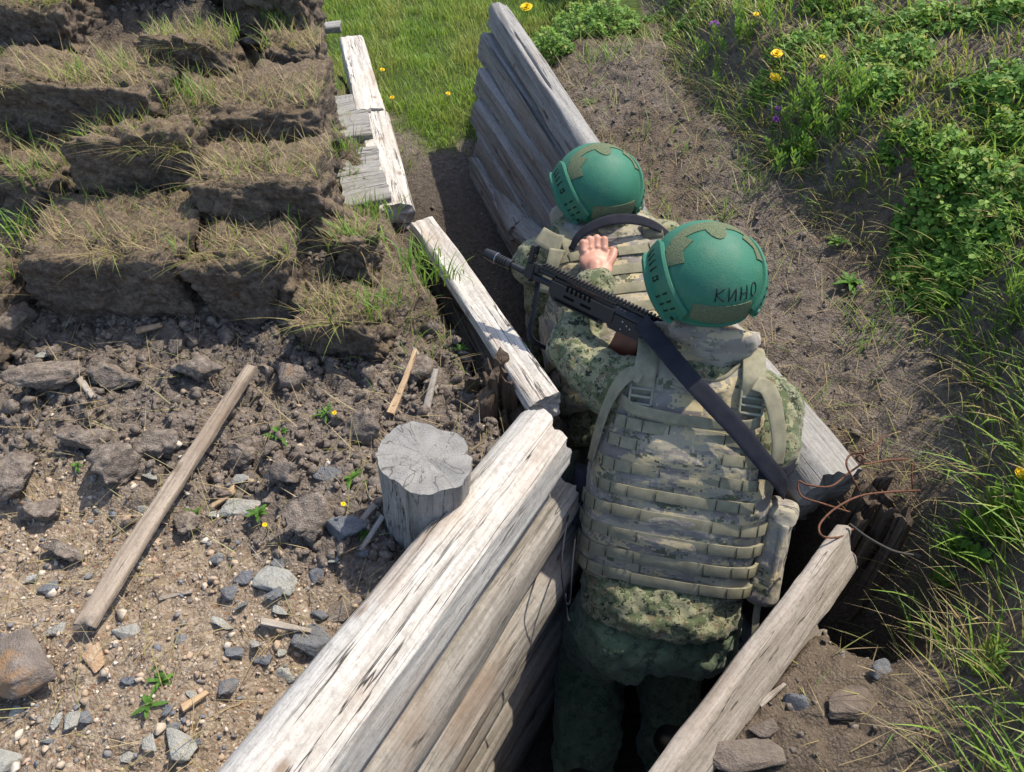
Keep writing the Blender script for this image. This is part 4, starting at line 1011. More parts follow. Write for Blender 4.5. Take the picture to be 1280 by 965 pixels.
s2 = make_person('farther soldier crouching ahead in plain green helmet with black neck strap', O2, T2, H2, J2, 2, [fist(Matrix.Translation((.10, 2.09, 1.02))), fist(Matrix.Translation((.30, 2.11, 1.02)))])
bm = bmesh.new()
loft(bm, [(T2 @ Matrix.Translation((0, 0, z)), a, b) for z, a, b in ((-.10, .185, .13), (.0, .178, .122), (.15, .175, .125), (.32, .18, .122), (.43, .175, .105), (.49, .10, .085))])
sleeves(bm, J2, 'l', (.07, .06, .048)); sleeves(bm, J2, 'r', (.08, .07, .05))
ellipsoid(bm, T2, (0, -.025, .505), (.15, .085, .085))
for s in (-1, 1): capsule(bm, T2 @ Vector((s * .08, 0, .47)), T2 @ Vector((s * .185, .02, .45)), .068, .078)
V, N, F = remesh(bm, .009, 5); V = folds(V, N, .008, 10, 63); V = folds(V, N, .004, 24, 64); mesh_obj('jacket', V, F, EMR, s2)
bm = bmesh.new(); ellipsoid(bm, Matrix.Translation(J2['pelvis']), (0, 0, 0), (.17, .14, .13))
for s in ('l', 'r'): chain(bm, [J2['hip_' + s], J2['kn_' + s], J2['an_' + s] + Vector((0, 0, .02))], [.11, .095, .08])
V, N, F = remesh(bm, .012, 5); mesh_obj('trousers', folds(V, N, .006, 9, 73), F, EMRD, s2)
for s in ('l', 'r'):
    bm = bmesh.new(); boot(bm, J2['an_' + s], (-.2, 1, 0), 0.0); V, N, F = remesh(bm, .007, 4); mesh_obj('boot', V, F, BOOT, s2)
make_helmet(s2, H2)
rows2 = [(.02, -103, 103, .026, 11), (.075, -103, 103, .026, 11), (.13, -103, 103, .026, 11), (.185, -60, 60, .028, 8), (.24, -55, 55, .028, 7), (.295, -52, 52, .028, 7), (.35, -50, 50, .028, 7), (.405, -46, 46, .026, 6)]
vest2, surf2, X2, vadd2 = make_vest(s2, T2, rows2, seed=2)
R2 = T2.to_3x3()
def l2(*v): return _np(T2 @ Vector(v))
def n2(*v): return _np(R2 @ Vector(v))
for s in (-1, 1):
    vadd2('shoulder_strap', *ribbon([l2(s * .12, -.125, .40), l2(s * .12, -.118, .46), l2(s * .118, -.09, .505), l2(s * .117, -.02, .54), l2(s * .12, .06, .52)],
          [n2(0, -1, .2), n2(0, -1, .45), n2(0, -.75, .8), n2(0, -.1, 1), n2(0, .6, .8)], .05, .003, n=40), WEB)
vadd2('strap_keeper', *boxvf((.115, -.128, .462), (.058, .008, .05), T2, .002), WEB)
vadd2('shoulder_flap', *ribbon([at_t(702, 306, 2.05), at_t(690, 303, 2.06), at_t(674, 294, 2.08)], [Vector((-.2, -.6, .75))] * 3, .052, .004, n=12), WEB)
vadd2('shoulder_flap', *ribbon([at_t(697, 312, 2.04), at_t(690, 334, 2.03), at_t(681, 366, 2.04)], [Vector((-.4, -.75, .5))] * 3, [.045, .036, .038], .004, n=16), WEB)
sl = [at_t(714, 312, 2.08), at_t(724, 295, 2.07), at_t(744, 281, 2.06), at_t(770, 274, 2.06), at_t(796, 275, 2.08), at_t(820, 283, 2.11), at_t(838, 296, 2.14)]
mesh_obj('neck_sling', *ribbon(sl, [Vector((-.5, -.5, .7)), Vector((-.3, -.6, .7)), Vector((-.1, -.7, .7)), Vector((0, -.7, .7)), Vector((.1, -.7, .7)), Vector((.3, -.6, .7)), Vector((.5, -.5, .7))], [.016, .022, .027, .029, .028, .024, .018], .003, n=50), BLACKWEB, s2)

# ================= rifle =================
ra0 = at_t(800, 402, 1.80); ra1 = at_t(613, 313, 1.985)
rx = (ra1 - ra0).normalized(); uv = Vector((0, .42, 1)); rz = (uv - rx * uv.dot(rx)).normalized(); ry = rz.cross(rx)
RM = Matrix((rx, ry, rz)).transposed().to_4x4(); RM.translation = ra0
RL = (ra1 - ra0).length; ks = RL / .46
rifle = empty('rifle', ra0); tag(rifle, 'black assault rifle with brown magazine slung before the nearer soldier', 'rifle')
def rp(name, V, F, mat, sharp=35):
    V = np.asarray(V) * np.array([ks, 1.0, 1.0]); o = mesh_obj(name, np.array([RM @ Vector(v) for v in V]), F, mat, rifle); set_sharp(o, sharp); return o
rp('receiver', *cat_vf([boxvf((-.065, 0, -.022), (.28, .034, .045), None, .004)]), GUNB)
def dust():
    n = 26; a = np.linspace(0, math.pi, 11); V = []; F = []
    for i in range(n):
        x = -.19 + .26 * i / (n - 1); rb = .0172 + .0012 * (i % 4 == 0)
        for t_ in a: V.append((x, rb * math.cos(t_), .0 + rb * 1.05 * math.sin(t_)))
    for i in range(n - 1):
        for j in range(10): F.append((i * 11 + j, (i + 1) * 11 + j, (i + 1) * 11 + j + 1, i * 11 + j + 1))
    F.append(tuple(range(11))); F.append(tuple((n - 1) * 11 + j for j in range(11))[::-1]); return V, F
rp('dust_cover', *dust(), GUNB)
rp('top_rail', *cat_vf([boxvf((.06, 0, .0215), (.47, .017, .006))] + [boxvf((-.17 + .0102 * k, 0, .0275), (.0055, .021, .0075), None, .0008) for k in range(46)]), GUNB)
hg = [boxvf((.155, 0, -.012), (.20, .040, .050), None, .008), boxvf((.165, 0, -.038), (.16, .030, .018), None, .006)]
rp('handguard', *cat_vf(hg), GUNB)
for s in (-1, 1):
    for k in range(6): rp('vent_slot', *boxvf((.135 + .013 * k, s * .0205, .004), (.0062, .002, .017), Matrix.Identity(4), .0004), GUNHOLE)
    rp('vent_slot', *boxvf((.14, s * .0205, -.018), (.03, .002, .006)), GUNHOLE); rp('vent_slot', *boxvf((.19, s * .0205, -.018), (.03, .002, .006)), GUNHOLE)
    rp('handguard_groove', *boxvf((.165, s * .0155, -.038), (.13, .002, .004)), GUNHOLE)
    rv = [(.035, -.012), (.035, -.032), (.022, -.018), (.012, -.022), (-.02, -.034), (-.055, -.03), (-.10, -.012), (-.10, -.03), (-.12, -.022), (-.115, -.036)]
    for (x, z) in rv: rp('rivet', *cylvf((x, s * .0165, z), (x, s * .0186, z), .0026, .0020, 10), GUNS)
    rp('magazine_catch_recess', *boxvf((-.045, s * .0168, -.018), (.034, .002, .010)), GUNHOLE)
rp('barrel', *cat_vf([cylvf((.24, 0, -.012), (.40, 0, -.012), .0088), cylvf((.25, 0, .012), (.315, 0, .012), .0085)]), GUNB)
rp('gas_block', *cat_vf([boxvf((.325, 0, .0), (.030, .022, .045), None, .004), boxvf((.305, 0, .012), (.02, .022, .022), None, .004)]), GUNB)
rp('front_sight', *cat_vf([boxvf((.330, 0, .030), (.018, .020, .022), None, .003)] + [boxvf((.330, s * .011, .050), (.014, .004, .026), None, .0015) for s in (-1, 1)] + [cylvf((.33, 0, .035), (.33, 0, .058), .0022, .0016)] + [boxvf((.330, 0, .063), (.010, .022, .004), None, .0012)]), GUNB)
mb = [cylvf((.385, 0, -.012), (.40, 0, -.012), .0135)]
for k in range(4): mb.append(cylvf((.402 + .008 * k, 0, -.012), (.4065 + .008 * k, 0, -.012), .0138)); mb.append(cylvf((.4065 + .008 * k, 0, -.012), (.410 + .008 * k, 0, -.012), .0115))
mb.append(cylvf((.434, 0, -.012), (.458, 0, -.012), .0150, .0142)); mb.append(cylvf((.458, 0, -.012), (.472, 0, -.012), .0142, .0125))
rp('muzzle_brake', *cat_vf(mb), GUNB); rp('muzzle_opening', *cylvf((.466, 0, -.012), (.4732, 0, -.012), .0075), GUNHOLE)
rp('muzzle_ring', *cylvf((.432, 0, -.012), (.4345, 0, -.012), .0156), GUNS)
def mag():
    V, F = [], []; n = 14
    for i in range(n):
        t_ = i / (n - 1); cx = .012 + .022 * t_ ** 1.7; cz = -.040 - .105 * t_; tl = .75 * t_ ** .8 * .55
        for (dx, dy) in ((-.034, -.011), (-.034, .011), (-.028, .0135), (.028, .0135), (.034, .011), (.034, -.011), (.028, -.0135), (-.028, -.0135)):
            V.append((cx + dx * math.cos(tl), dy, cz + dx * math.sin(tl)))
    for i in range(n - 1):
        for j in range(8): F.append((i * 8 + j, i * 8 + (j + 1) % 8, (i + 1) * 8 + (j + 1) % 8, (i + 1) * 8 + j))
    F.append(tuple(range(8))[::-1]); F.append(tuple((n - 1) * 8 + j for j in range(8))); return V, F
rp('magazine', *mag(), BAKE)
rp('pistol_grip', *cat_vf([boxvf((0, 0, -.05), (.032, .026, .10), Matrix.Translation((-.135, 0, -.035)) @ Matrix.Rotation(R(18), 4, 'Y'), .008)]), GUNB)
rp('trigger_guard', *tube([(-.06, 0, -.045), (-.065, 0, -.068), (-.095, 0, -.072), (-.115, 0, -.062), (-.118, 0, -.045)], .003, n=20), GUNB)
rp('stock', *cat_vf([boxvf((-.215, 0, -.02), (.05, .022, .022), None, .005)]), GUNB)
# sling: short hanger at the gas block, then round the nape and across the back to the right flank
fs = [RM @ Vector((.318 * ks, .012, -.02)), at_t(672, 352, 1.96), at_t(668, 385, 1.97), at_t(664, 420, 1.99), at_t(690, 440, 2.02)]
mesh_obj('sling_hanger', *ribbon(fs, [Vector((-.5, -.7, .4))] * 5, [.012, .014, .012, .012, .012], .002, n=24), BLACKWEB, rifle)
sp = [lpt(-.125, .06, .585), lpt(-.138, -.035, .590), lpt(-.098, -.120, .560), lpt(-.038, -.158, .508), lpt(.03, -.166, .452), lpt(.095, -.172, .40), lpt(.150, -.176, .350), lpt(.198, -.160, .305), lpt(.228, -.115, .268), lpt(.238, -.04, .250), lpt(.228, .04, .255)]
sn_ = [ldir(-.8, .0, .6), ldir(-.8, -.3, .6), ldir(-.4, -.7, .6), ldir(-.1, -.85, .5), ldir(0, -1, .2), ldir(.1, -1, .1), ldir(.25, -1, 0), ldir(.5, -.85, 0), ldir(.8, -.6, 0), ldir(1, 0, 0), ldir(.9, .5, 0)]
mesh_obj('sling', *ribbon(sp, sn_, [.042, .042, .041, .038, .032], .0026, n=90), BLACKWEB, rifle)
eb = [at_t(948, 590, 1.66), at_t(965, 592, 1.66), at_t(982, 590, 1.67), at_t(994, 578, 1.70)]
mesh_obj('sling_tail', *ribbon(eb, [Vector((.1, -.8, .5)), Vector((.2, -.8, .5)), Vector((.4, -.8, .4)), Vector((.8, -.5, .2))], .030, .003, n=20), BLACKWEB, rifle)

# ------------------------------------------------------------------ placing on the ground
def on_ground(px, py):
    d = ray(px, py); t = np.arange(.7, 7, .006); x, y, z = d[0] * t, d[1] * t, CAM_Z + d[2] * t
    g = height(x, y); k = np.argmax(z < g); return Vector((x[k], y[k], float(g[k]))), float(t[k])
def hz(x, y): return height(np.atleast_1d(x), np.atleast_1d(y))

def rock_mesh(seed, sub=2, cuts=9, flat=1.0, rough=.06, fr=2.5):
    rs = np.random.default_rng(seed); bm = bmesh.new(); bmesh.ops.create_icosphere(bm, subdivisions=sub, radius=1)
    V = np.array([v.co[:] for v in bm.verts]); bm.verts.index_update(); F = [tuple(v.index for v in f.verts) for f in bm.faces]; bm.free()
    for k in range(cuts):
        n = rs.normal(0, 1, 3); n /= np.linalg.norm(n); lim = rs.uniform(.28, .72); ex = np.maximum(V @ n - lim, 0); V = V - ex[:, None] * n
    V = V * (1 + rough * fbm(V[:, 0] * fr + seed, V[:, 1] * fr, V[:, 2] * fr, s=seed, o=4, g=.6))[:, None]
    V[:, 2] *= flat; return V, np.array(F)
def shard_mesh(seed, npts=13, fine=False):
    rs = np.random.default_rng(seed); P = rs.normal(0, 1, (npts, 3)); P /= np.linalg.norm(P, axis=1)[:, None]; P *= rs.uniform(.75, 1.1, npts)[:, None]; P[:, 2] = np.clip(P[:, 2], -.62, .62) * 1.3
    bm = bmesh.new()
    for p in P: bm.verts.new(p)
    r = bmesh.ops.convex_hull(bm, input=bm.verts[:]); bmesh.ops.delete(bm, geom=[v for v in bm.verts if not v.link_faces], context='VERTS')
    if fine:
        bmesh.ops.bevel(bm, geom=bm.edges[:], offset=.05, segments=1, affect='EDGES'); bmesh.ops.triangulate(bm, faces=bm.faces[:])
        for _ in range(3): bmesh.ops.subdivide_edges(bm, edges=[e for e in bm.edges if e.calc_length() > .16], cuts=1); bmesh.ops.triangulate(bm, faces=bm.faces[:])
    else: bmesh.ops.triangulate(bm, faces=bm.faces[:])
    bm.verts.index_update(); V = np.array([v.co[:] for v in bm.verts]); F = np.array([[v.index for v in f.verts] for f in bm.faces]); bm.free()
    if fine: V = V * (1 + .03 * fbm(V[:, 0] * 4 + seed, V[:, 1] * 4, V[:, 2] * 7, s=seed, o=4, g=.6))[:, None]
    return V, F
def stone_mat(name, c0, c1, c2, rust=None, layer=0.0):
    t = NT(name); o = t.tc(); p = t.pos(); n = t.noise(p, 45.0, 6, .65); n2 = t.noise(t.mapg(o, (1, 1, 9)), 2.0, 4, .6)
    c = t.ramp(t.math('ADD', t.math('MULTIPLY', n, 1 - layer), t.math('MULTIPLY', n2, layer)), [(.3, c0), (.5, c1), (.7, c2)])
    c = t.mix(t.math('MULTIPLY', t.orand(), .35), c, t.mix(.5, c, (.30, .27, .24)))
    if rust: c = t.mix(t.mr(t.noise(p, 9.0, 4, .6), .50, .60, 0, .7), c, rust)
    c = t.mix(t.mr(t.noise(p, 24.0, 5, .7), .56, .75, 0, .7), c, (.26, .20, .145))
    return t.fin(c, .88, t.bump(t.math('ADD', n, t.noise(p, 180.0, 5, .7)), .9, .008), .2)
SLATE = stone_mat('blue_grey_slate', (.066, .072, .084), (.135, .145, .16), (.235, .242, .25), None, .3)
PALE = stone_mat('pale_grey_stone', (.22, .22, .20), (.34, .335, .30), (.48, .47, .42), None, .3)
BROWNST = stone_mat('brown_stone', (.12, .095, .078), (.19, .155, .13), (.28, .235, .20), (.36, .20, .085), .25)
BROWNPLAIN = stone_mat('plain_brown_stone', (.09, .07, .056), (.15, .118, .095), (.23, .187, .155), None, .25)
ORANGEST = stone_mat('orange_stone', (.30, .19, .11), (.42, .28, .17), (.52, .38, .26), None)
CLOD = NT('clod_soil')
def _clod():
    t = CLOD; p = t.pos(); n = t.noise(p, 70.0, 6, .7); c = t.ramp(n, [(.3, (.072, .057, .046)), (.5, (.172, .142, .119)), (.72, (.30, .255, .216))])
    c = t.mix(t.mr(t.noise(p, 15.0, 5, .7), .64, .72, 0, .7), c, (.22, .09, .03))
    return t.fin(c, .96, t.bump(t.math('ADD', n, t.noise(p, 300.0, 3)), .9, .007), .1)
CLOD = _clod()
def pebble_mat():
    t = NT('gravel_pebbles'); a = t.attr('tint'); p = t.pos(); n = t.noise(p, 160.0, 4)
    c = t.ramp(a, [(0, (.10, .12, .15)), (.18, (.20, .19, .18)), (.3, (.27, .20, .14)), (.55, (.36, .27, .19)), (.8, (.44, .37, .29)), (.93, (.50, .46, .40)), (1, (.30, .13, .05))])
    c = t.mix(t.mr(n, .3, .7, 0, .5), c, t.mix(.5, c, (.08, .06, .05))); return t.fin(c, .85, t.bump(n, .4, .003), .25)
PEB = pebble_mat()

ROCKS = []
def ordinal(k): return ['nearest', 'second nearest', 'third nearest', 'fourth nearest', 'fifth nearest', 'sixth nearest', 'seventh nearest', 'eighth nearest', 'ninth nearest', 'tenth nearest', 'eleventh nearest', 'twelfth nearest', 'thirteenth nearest', 'fourteenth nearest', 'fifteenth nearest', 'sixteenth nearest', 'seventeenth nearest', 'eighteenth nearest', 'nineteenth nearest', 'twentieth nearest'][k]
def place_rock(name, px, py, w, h, mat, seed, label, cat, flat=.6, cuts=9, yaw=None, tilt=.15, sink=.42, group=None, sub=3):
    p, t = on_ground(px, py); s = t / FPX; rs = np.random.default_rng(seed)
    V, F = rock_mesh(seed, 4, cuts, 1.0, .16, 3.5) if name == 'soil_clod' else shard_mesh(seed, 15 if sub > 2 else 12, True); a, b = w * s / 2 * 1.12, max(h * s / 2 * 1.12, .3 * w * s / 2); c = min(a, b) * flat
    V = V * np.array([a, b, c]); o = mesh_obj(name, V, F, mat, smooth=False)
    o.rotation_euler = (rs.uniform(-tilt, tilt), rs.uniform(-tilt, tilt), rs.uniform(-.5, .5) if yaw is None else yaw)
    o.location = (p.x, p.y, p.z + c * (1 - 2 * sink) + .003); tag(o, label, cat, group); ROCKS.append(o); return o
# things singled out by look and place
place_rock('boulder', 46, 840, 130, 88, BROWNST, 301, 'large brown boulder with orange patch at the left edge', 'rock', .62, 7, .18, .12, .22)
place_rock('stone', 118, 826, 30, 42, ORANGEST, 302, 'orange tan stone right beside the large boulder', 'rock', .6, 8, .1)
place_rock('stone', 412, 594, 44, 42, SLATE, 303, 'flat blue-grey slab beside the weed left of the sawn post', 'rock', .25, 8, .5, .3, .1)
place_rock('stone', 366, 476, 52, 50, BROWNST, 304, 'striated grey brown rock under the lowest turf block', 'rock', .8, 7, .9, .4)
place_rock('stone', 430, 662, 62, 44, SLATE, 305, 'dark slate rock left of the foot of the sawn post', 'rock', .55, 8, -.2, .2)
place_rock('stone', 432, 765, 52, 34, BROWNST, 306, 'flat brown stone tucked against the near log wall', 'rock', .4, 7, .3, .2)
place_rock('stone', 388, 808, 54, 52, SLATE, 307, 'dark slate slab touching the top near log', 'rock', .35, 9, .8, .25, .1)
place_rock('stone', 355, 842, 44, 26, PALE, 308, 'pale angular stone below the dark slate slab', 'rock', .6, 8, -.4)
place_rock('stone', 345, 728, 70, 46, PALE, 309, 'wide pale rock in the middle of the tan spoil', 'rock', .4, 9, -.5)
place_rock('stone', 230, 940, 62, 34, PALE, 310, 'long pale striped stone at the bottom edge of the spoil', 'rock', .6, 7, -.75)
place_rock('stone', 92, 906, 30, 34, PALE, 311, 'grey green stone below the large boulder', 'rock', .6, 8)
place_rock('stone', 8, 952, 46, 40, PALE, 312, 'grey stone in the bottom left corner', 'rock', .6, 8)
place_rock('stone', 300, 636, 70, 32, PALE, 313, 'flat tan stone beside the weed right of the lath', 'rock', .35, 8, .1)
place_rock('stone', 160, 792, 42, 22, PALE, 314, 'pale stone just below the lower end of the lath', 'rock', .5, 8, -.2)
place_rock('stone', 940, 945, 110, 46, BROWNPLAIN, 315, 'flat dark brown rock at the foot of the right board', 'rock', .4, 7, .1, .15, .2)
place_rock('stone', 992, 884, 44, 30, SLATE, 316, 'grey slab leaning in the hollow beside the right board', 'rock', .4, 8, .2, .5)
place_rock('stone', 952, 915, 40, 26, BROWNPLAIN, 317, 'small brown rock beside the flat dark brown rock', 'rock', .7, 8)
place_rock('stone', 1100, 838, 34, 26, SLATE, 318, 'dark grey rock in the shaded hollow below the grass', 'rock', .6, 8)
place_rock('stone', 1065, 880, 84, 44, BROWNPLAIN, 319, 'broad brown rock lying in the hollow under the grass', 'rock', .45, 7, .3)
for k, (x, y, w, h, lab) in enumerate(((155, 596, 60, 58, 'biggest round soil clod left of the lath middle'), (28, 606, 50, 56, 'tall soil clod at the far left edge'), (82, 692, 64, 34, 'wide rust streaked clod above the large boulder'), (356, 600, 52, 60, 'dark soil clod left of the blue-grey slab'),
        (384, 655, 56, 62, 'dark soil clod below the blue-grey slab'), (200, 560, 46, 44, 'soil clod beside the upper half of the lath'), (52, 648, 54, 44, 'orange flecked clod near the left edge'), (110, 560, 60, 40, 'flat soil clod left of the green tuft'), (250, 470, 70, 40, 'flat clod right under the largest turf block'),
        (60, 480, 90, 44, 'broad clod at the foot of the left turf blocks'), (150, 480, 84, 40, 'broad clod below the largest turf block'), (520, 470, 44, 38, 'soil clod beside the leaning splinter'), (300, 575, 40, 30, 'small clod right of the lath'), (455, 545, 50, 40, 'clod just behind the sawn post'), (20, 425, 60, 60, 'clod at the left end of the turf wall foot'), (235, 660, 36, 28, 'clod resting against the lath edge'))):
    place_rock('soil_clod', x, y, w, h, CLOD, 340 + k, lab, 'soil clod', .85, 6, None, .5, .22, 'large soil clods')
# smaller chips: labelled by colour and distance from a landmark
chips = [(303, 727, 34, 20, 0), (340, 742, 30, 26, 0), (296, 818, 26, 24, 0), (328, 826, 36, 24, 0), (288, 862, 28, 30, 0), (455, 692, 22, 18, 0), (66, 738, 28, 20, 0), (218, 912, 26, 16, 0), (64, 929, 32, 10, 0), (110, 900, 22, 16, 0), (270, 705, 30, 22, 0), (288, 745, 26, 30, 0), (300, 760, 22, 14, 0), (396, 722, 26, 24, 0), (228, 802, 22, 16, 0), (162, 852, 22, 14, 0), (400, 770, 22, 14, 0), (210, 890, 14, 16, 0), (250, 930, 18, 12, 0), (350, 705, 34, 22, 0),
         (184, 637, 30, 18, 1), (355, 765, 30, 24, 1), (322, 811, 20, 12, 1), (357, 820, 26, 18, 1), (72, 902, 14, 24, 1), (190, 932, 30, 22, 1), (160, 948, 20, 20, 1), (278, 780, 38, 10, 1), (70, 790, 34, 24, 1), (40, 725, 22, 16, 1), (420, 700, 26, 14, 1), (190, 600, 24, 16, 1), (300, 600, 26, 16, 1), (130, 480, 30, 16, 1), (58, 448, 22, 12, 1), (240, 870, 18, 12, 1), (330, 905, 18, 14, 1), (20, 890, 26, 16, 1), (360, 640, 26, 14, 1), (265, 645, 24, 14, 1)]
for kk, (col, mat) in enumerate((('blue-grey', SLATE), ('pale', PALE))):
    me = [c for c in chips if c[4] == kk]; me.sort(key=lambda c: math.hypot(c[0] - 530, c[1] - 600))
    for r_, c in enumerate(me): place_rock('stone_chip', c[0], c[1], c[2], c[3], mat, 400 + 50 * kk + r_, '%s stone chip %s to the sawn post' % (col, ordinal(r_)), 'stone chip', .38, 8, None, .35, .36, '%s stone chips on the left spoil' % col, 2)

# uncountable clods and gravel
def scatter_mass(name, pts, sizes, mat, seed, label, flat=(.5, .9), tint=None, sub=1, protos=12, sink=.48):
    rs = np.random.default_rng(seed); PV = [shard_mesh(seed * 10 + k, 11) if mat is PEB else rock_mesh(seed * 10 + k, sub, 9, 1.0, .2 if sub > 1 else .08, 3.0) for k in range(protos)]; Vs, Fs, Ts, o = [], [], [], 0
    which = rs.integers(0, protos, len(pts))
    for k in range(protos):
        ii = np.where(which == k)[0]; V0, F0 = PV[k]
        if not len(ii): continue
        a = rs.uniform(0, 6.283, len(ii)); b = rs.uniform(-.5, .5, len(ii)); ca, sa, cb, sb = np.cos(a), np.sin(a), np.cos(b), np.sin(b)
        S = sizes[ii][:, None] * np.stack([np.ones(len(ii)), rs.uniform(.6, 1, len(ii)), rs.uniform(*flat, len(ii))], -1)
        Q = V0[None] * S[:, None, :]
        y2 = Q[..., 1] * cb[:, None] - Q[..., 2] * sb[:, None]; z2 = Q[..., 1] * sb[:, None] + Q[..., 2] * cb[:, None]
        x3 = Q[..., 0] * ca[:, None] - y2 * sa[:, None]; y3 = Q[..., 0] * sa[:, None] + y2 * ca[:, None]
        W_ = np.stack([x3, y3, z2], -1) + pts[ii][:, None, :]; W_[..., 2] += (S[:, 2] * (1 - 2 * sink))[:, None]
        Vs.append(W_.reshape(-1, 3)); Fs.append((F0[None] + (np.arange(len(ii)) * len(V0))[:, None, None] + o).reshape(-1, 3)); o += len(ii) * len(V0)
        Ts.append(np.repeat(rs.random(len(ii)), len(V0)))
    ob = mesh_obj(name, np.vstack(Vs), np.vstack(Fs), mat, smooth=False); fattr(ob, 'tint', np.concatenate(Ts)); tag(ob, label, None, None, 'stuff'); return ob
def sample(n, x0, x1, y0, y1, w):       # random ground points kept with probability w(x, y)
    x = rng.uniform(x0, x1, n); y = rng.uniform(y0, y1, n); k = rng.random(n) < w(x, y); x, y = x[k], y[k]
    return np.stack([x, y, height(x, y)], -1)
def w_dark(x, y):
    ins, sd, left, db = regions(x, y); return (left & ~ins & (sd > .05)) * (1 - gravel_mask(x, y)) * sstep(2.0, 1.5, y)
pts = sample(10000, -1.7, .1, .75, 1.75, lambda x, y: w_dark(x, y) * .9); scatter_mass('soil_crumbs', pts, np.exp(rng.normal(math.log(.0080), .65, len(pts))).clip(.003, .026), CLOD, 51, 'crumbs of dark soil at the foot of the turf wall')
pts = sample(750, -1.7, .1, .75, 1.75, lambda x, y: w_dark(x, y) * .6); scatter_mass('soil_lumps', pts, np.exp(rng.normal(math.log(.019), .35, len(pts))).clip(.012, .04), CLOD, 52, 'loose dark soil lumps in front of the turf wall', (.6, 1.0), sub=2)
def clump2(x, y): return .15 + .85 * sstep(.0, .4, fbm(x * 4.5, y * 4.5, s=131, o=3))
def w_grav(x, y):
    ins, sd, left, db = regions(x, y); return (left & ~ins & (sd > .08)) * (.15 + .85 * gravel_mask(x, y)) * sstep(1.5, 1.2, y)
pts = sample(11000, -1.3, .0, .3, 1.4, w_grav); scatter_mass('gravel', pts, np.exp(rng.normal(math.log(.0034), .55, len(pts))).clip(.0012, .016), PEB, 53, 'tan gravel and grit on the near left spoil')
pts = sample(2600, -1.3, .0, .3, 1.5, lambda x, y: w_grav(x, y) * clump2(x, y)); scatter_mass('stone_fragments', pts, np.exp(rng.normal(math.log(.0085), .4, len(pts))).clip(.004, .019), PEB, 57, 'small angular stone fragments strewn over the near left spoil', (.2, .5), sub=2, sink=.3)
def w_right(x, y):
    ins, sd, left, db = regions(x, y); return (~left & ~ins) * np.where(db < .03, .8, .12)
pts = sample(6000, .0, 1.6, .3, 3.2, w_right); scatter_mass('soil_crumbs', pts, np.exp(rng.normal(math.log(.006), .55, len(pts))).clip(.002, .022), CLOD, 54, 'soil crumbs on the path along the right wall')
pts = sample(1500, -.9, .9, 1.0, 3.6, lambda x, y: regions(x, y)[0] * 1.0); scatter_mass('soil_crumbs', pts, np.exp(rng.normal(math.log(.005), .5, len(pts))).clip(.002, .015), CLOD, 55, 'soil crumbs on the trodden trench floor')
def crumbs_turf():
    P = []
    for (x0, x1, y, zb_, zt_, dp) in BLOCKS:
        n = int(160 * (x1 - x0) / .4); x = rng.uniform(x0, x1, n); yy = y + rng.uniform(-.03, .02, n); P.append(np.stack([x, yy, np.maximum(height(x, yy), zb_ - .03)], -1))
    return np.vstack(P)
pts = crumbs_turf(); scatter_mass('soil_crumbs', pts, np.exp(rng.normal(math.log(.009), .5, len(pts))).clip(.003, .03), CLOD, 56, 'soil crumbs fallen between the turf blocks')

# ------------------------------------------------------------------ lath, splinters, wires
LATH = wood_mat('grey_brown_lath', (.34, .28, .22), (.25, .20, .155), (.12, .095, .075), (.15, .10, .06), .4, .8, 1.3)
STRAWW = wood_mat('split_yellow_wood', (.42, .31, .19), (.32, .22, .13), (.16, .10, .06), (.2, .1, .05), .4, .8, 1.2)
def ground_stick(name, a, b, w, h, mat, seed, label, cat='wood splinter', lift=.012, taper=.8, group=None, lifts=None):
    p, _ = on_ground(*a); q, _ = on_ground(*b); l0, l1 = lifts or (lift, lift)
    o = add_board(name, None, p + Vector((0, 0, l0)), q + Vector((0, 0, l1)), w, h, mat, seed, taper=taper, nl=40, rag=.02); return tag(o, label, cat, group)
ground_stick('lath', (117, 792), (318, 474), .047, .020, LATH, 501, 'long grey weathered lath lying across the dark soil', 'lath', .03, .62)
for k, (a, b, w, lab, l0, l1) in enumerate((((490, 522), (521, 458), .020, 'yellow splinter leaning behind the sawn post', .01, .05), ((530, 520), (545, 480), .022, 'short dark splinter just behind the sawn post', .0, .05), ((545, 492), (520, 450), .016, 'thin splinter between turf and rotten post', .01, .03),
        ((335, 785), (382, 793), .014, 'small grey stick in the spoil above the dark slab', .01, .01), ((230, 892), (262, 873), .016, 'pale wood chip left of the near log wall', .008, .012), ((205, 752), (238, 745), .01, 'thin twig crossing the spoil below the lath', .006, .006), ((478, 655), (452, 690), .014, 'dark splinter at the foot of the sawn post', .02, .01), ((470, 640), (440, 676), .014, 'second dark splinter left of the sawn post foot', .02, .01),
        ((290, 620), (268, 638), .02, 'tan wood chip beside the flat tan stone', .01, .012), ((95, 470), (120, 505), .02, 'short grey splinter in the soil below the turf', .012, .012), ((175, 424), (205, 412), .018, 'rusty brown wood piece under the largest turf block', .012, .012), ((640, 505), (672, 512), .03, 'dark board scrap behind the corner of the logs', .02, .03),
        ((780, 128), (800, 120), .012, 'wood chip on the path beyond the farther helmet', .006, .006), ((950, 880), (975, 860), .012, 'wood chip beside the right board', .01, .01))):
    ground_stick('splinter', a, b, w, w * .5, STRAWW if k in (0, 4, 8) else WOOD_BROWN if k != 10 else ORANGEST, 510 + k, lab, 'wood splinter', lifts=(l0, l1), taper=.6, group='wood splinters')
RUST = simple_mat('rusty_wire', (.11, .048, .028), .85, .3, .45, 160, .6)
def wire(pts, r, label, mat=RUST):
    P = [at_z(px, py, z) for px, py, z in pts]; c = P[0]; V, F = tube(P, r, n=90, seg=8); V = V - np.array(c)[None]; o = mesh_obj('wire', V, F, mat); o.location = c; return tag(o, label, 'wire', 'rusty wires at the trench corner')
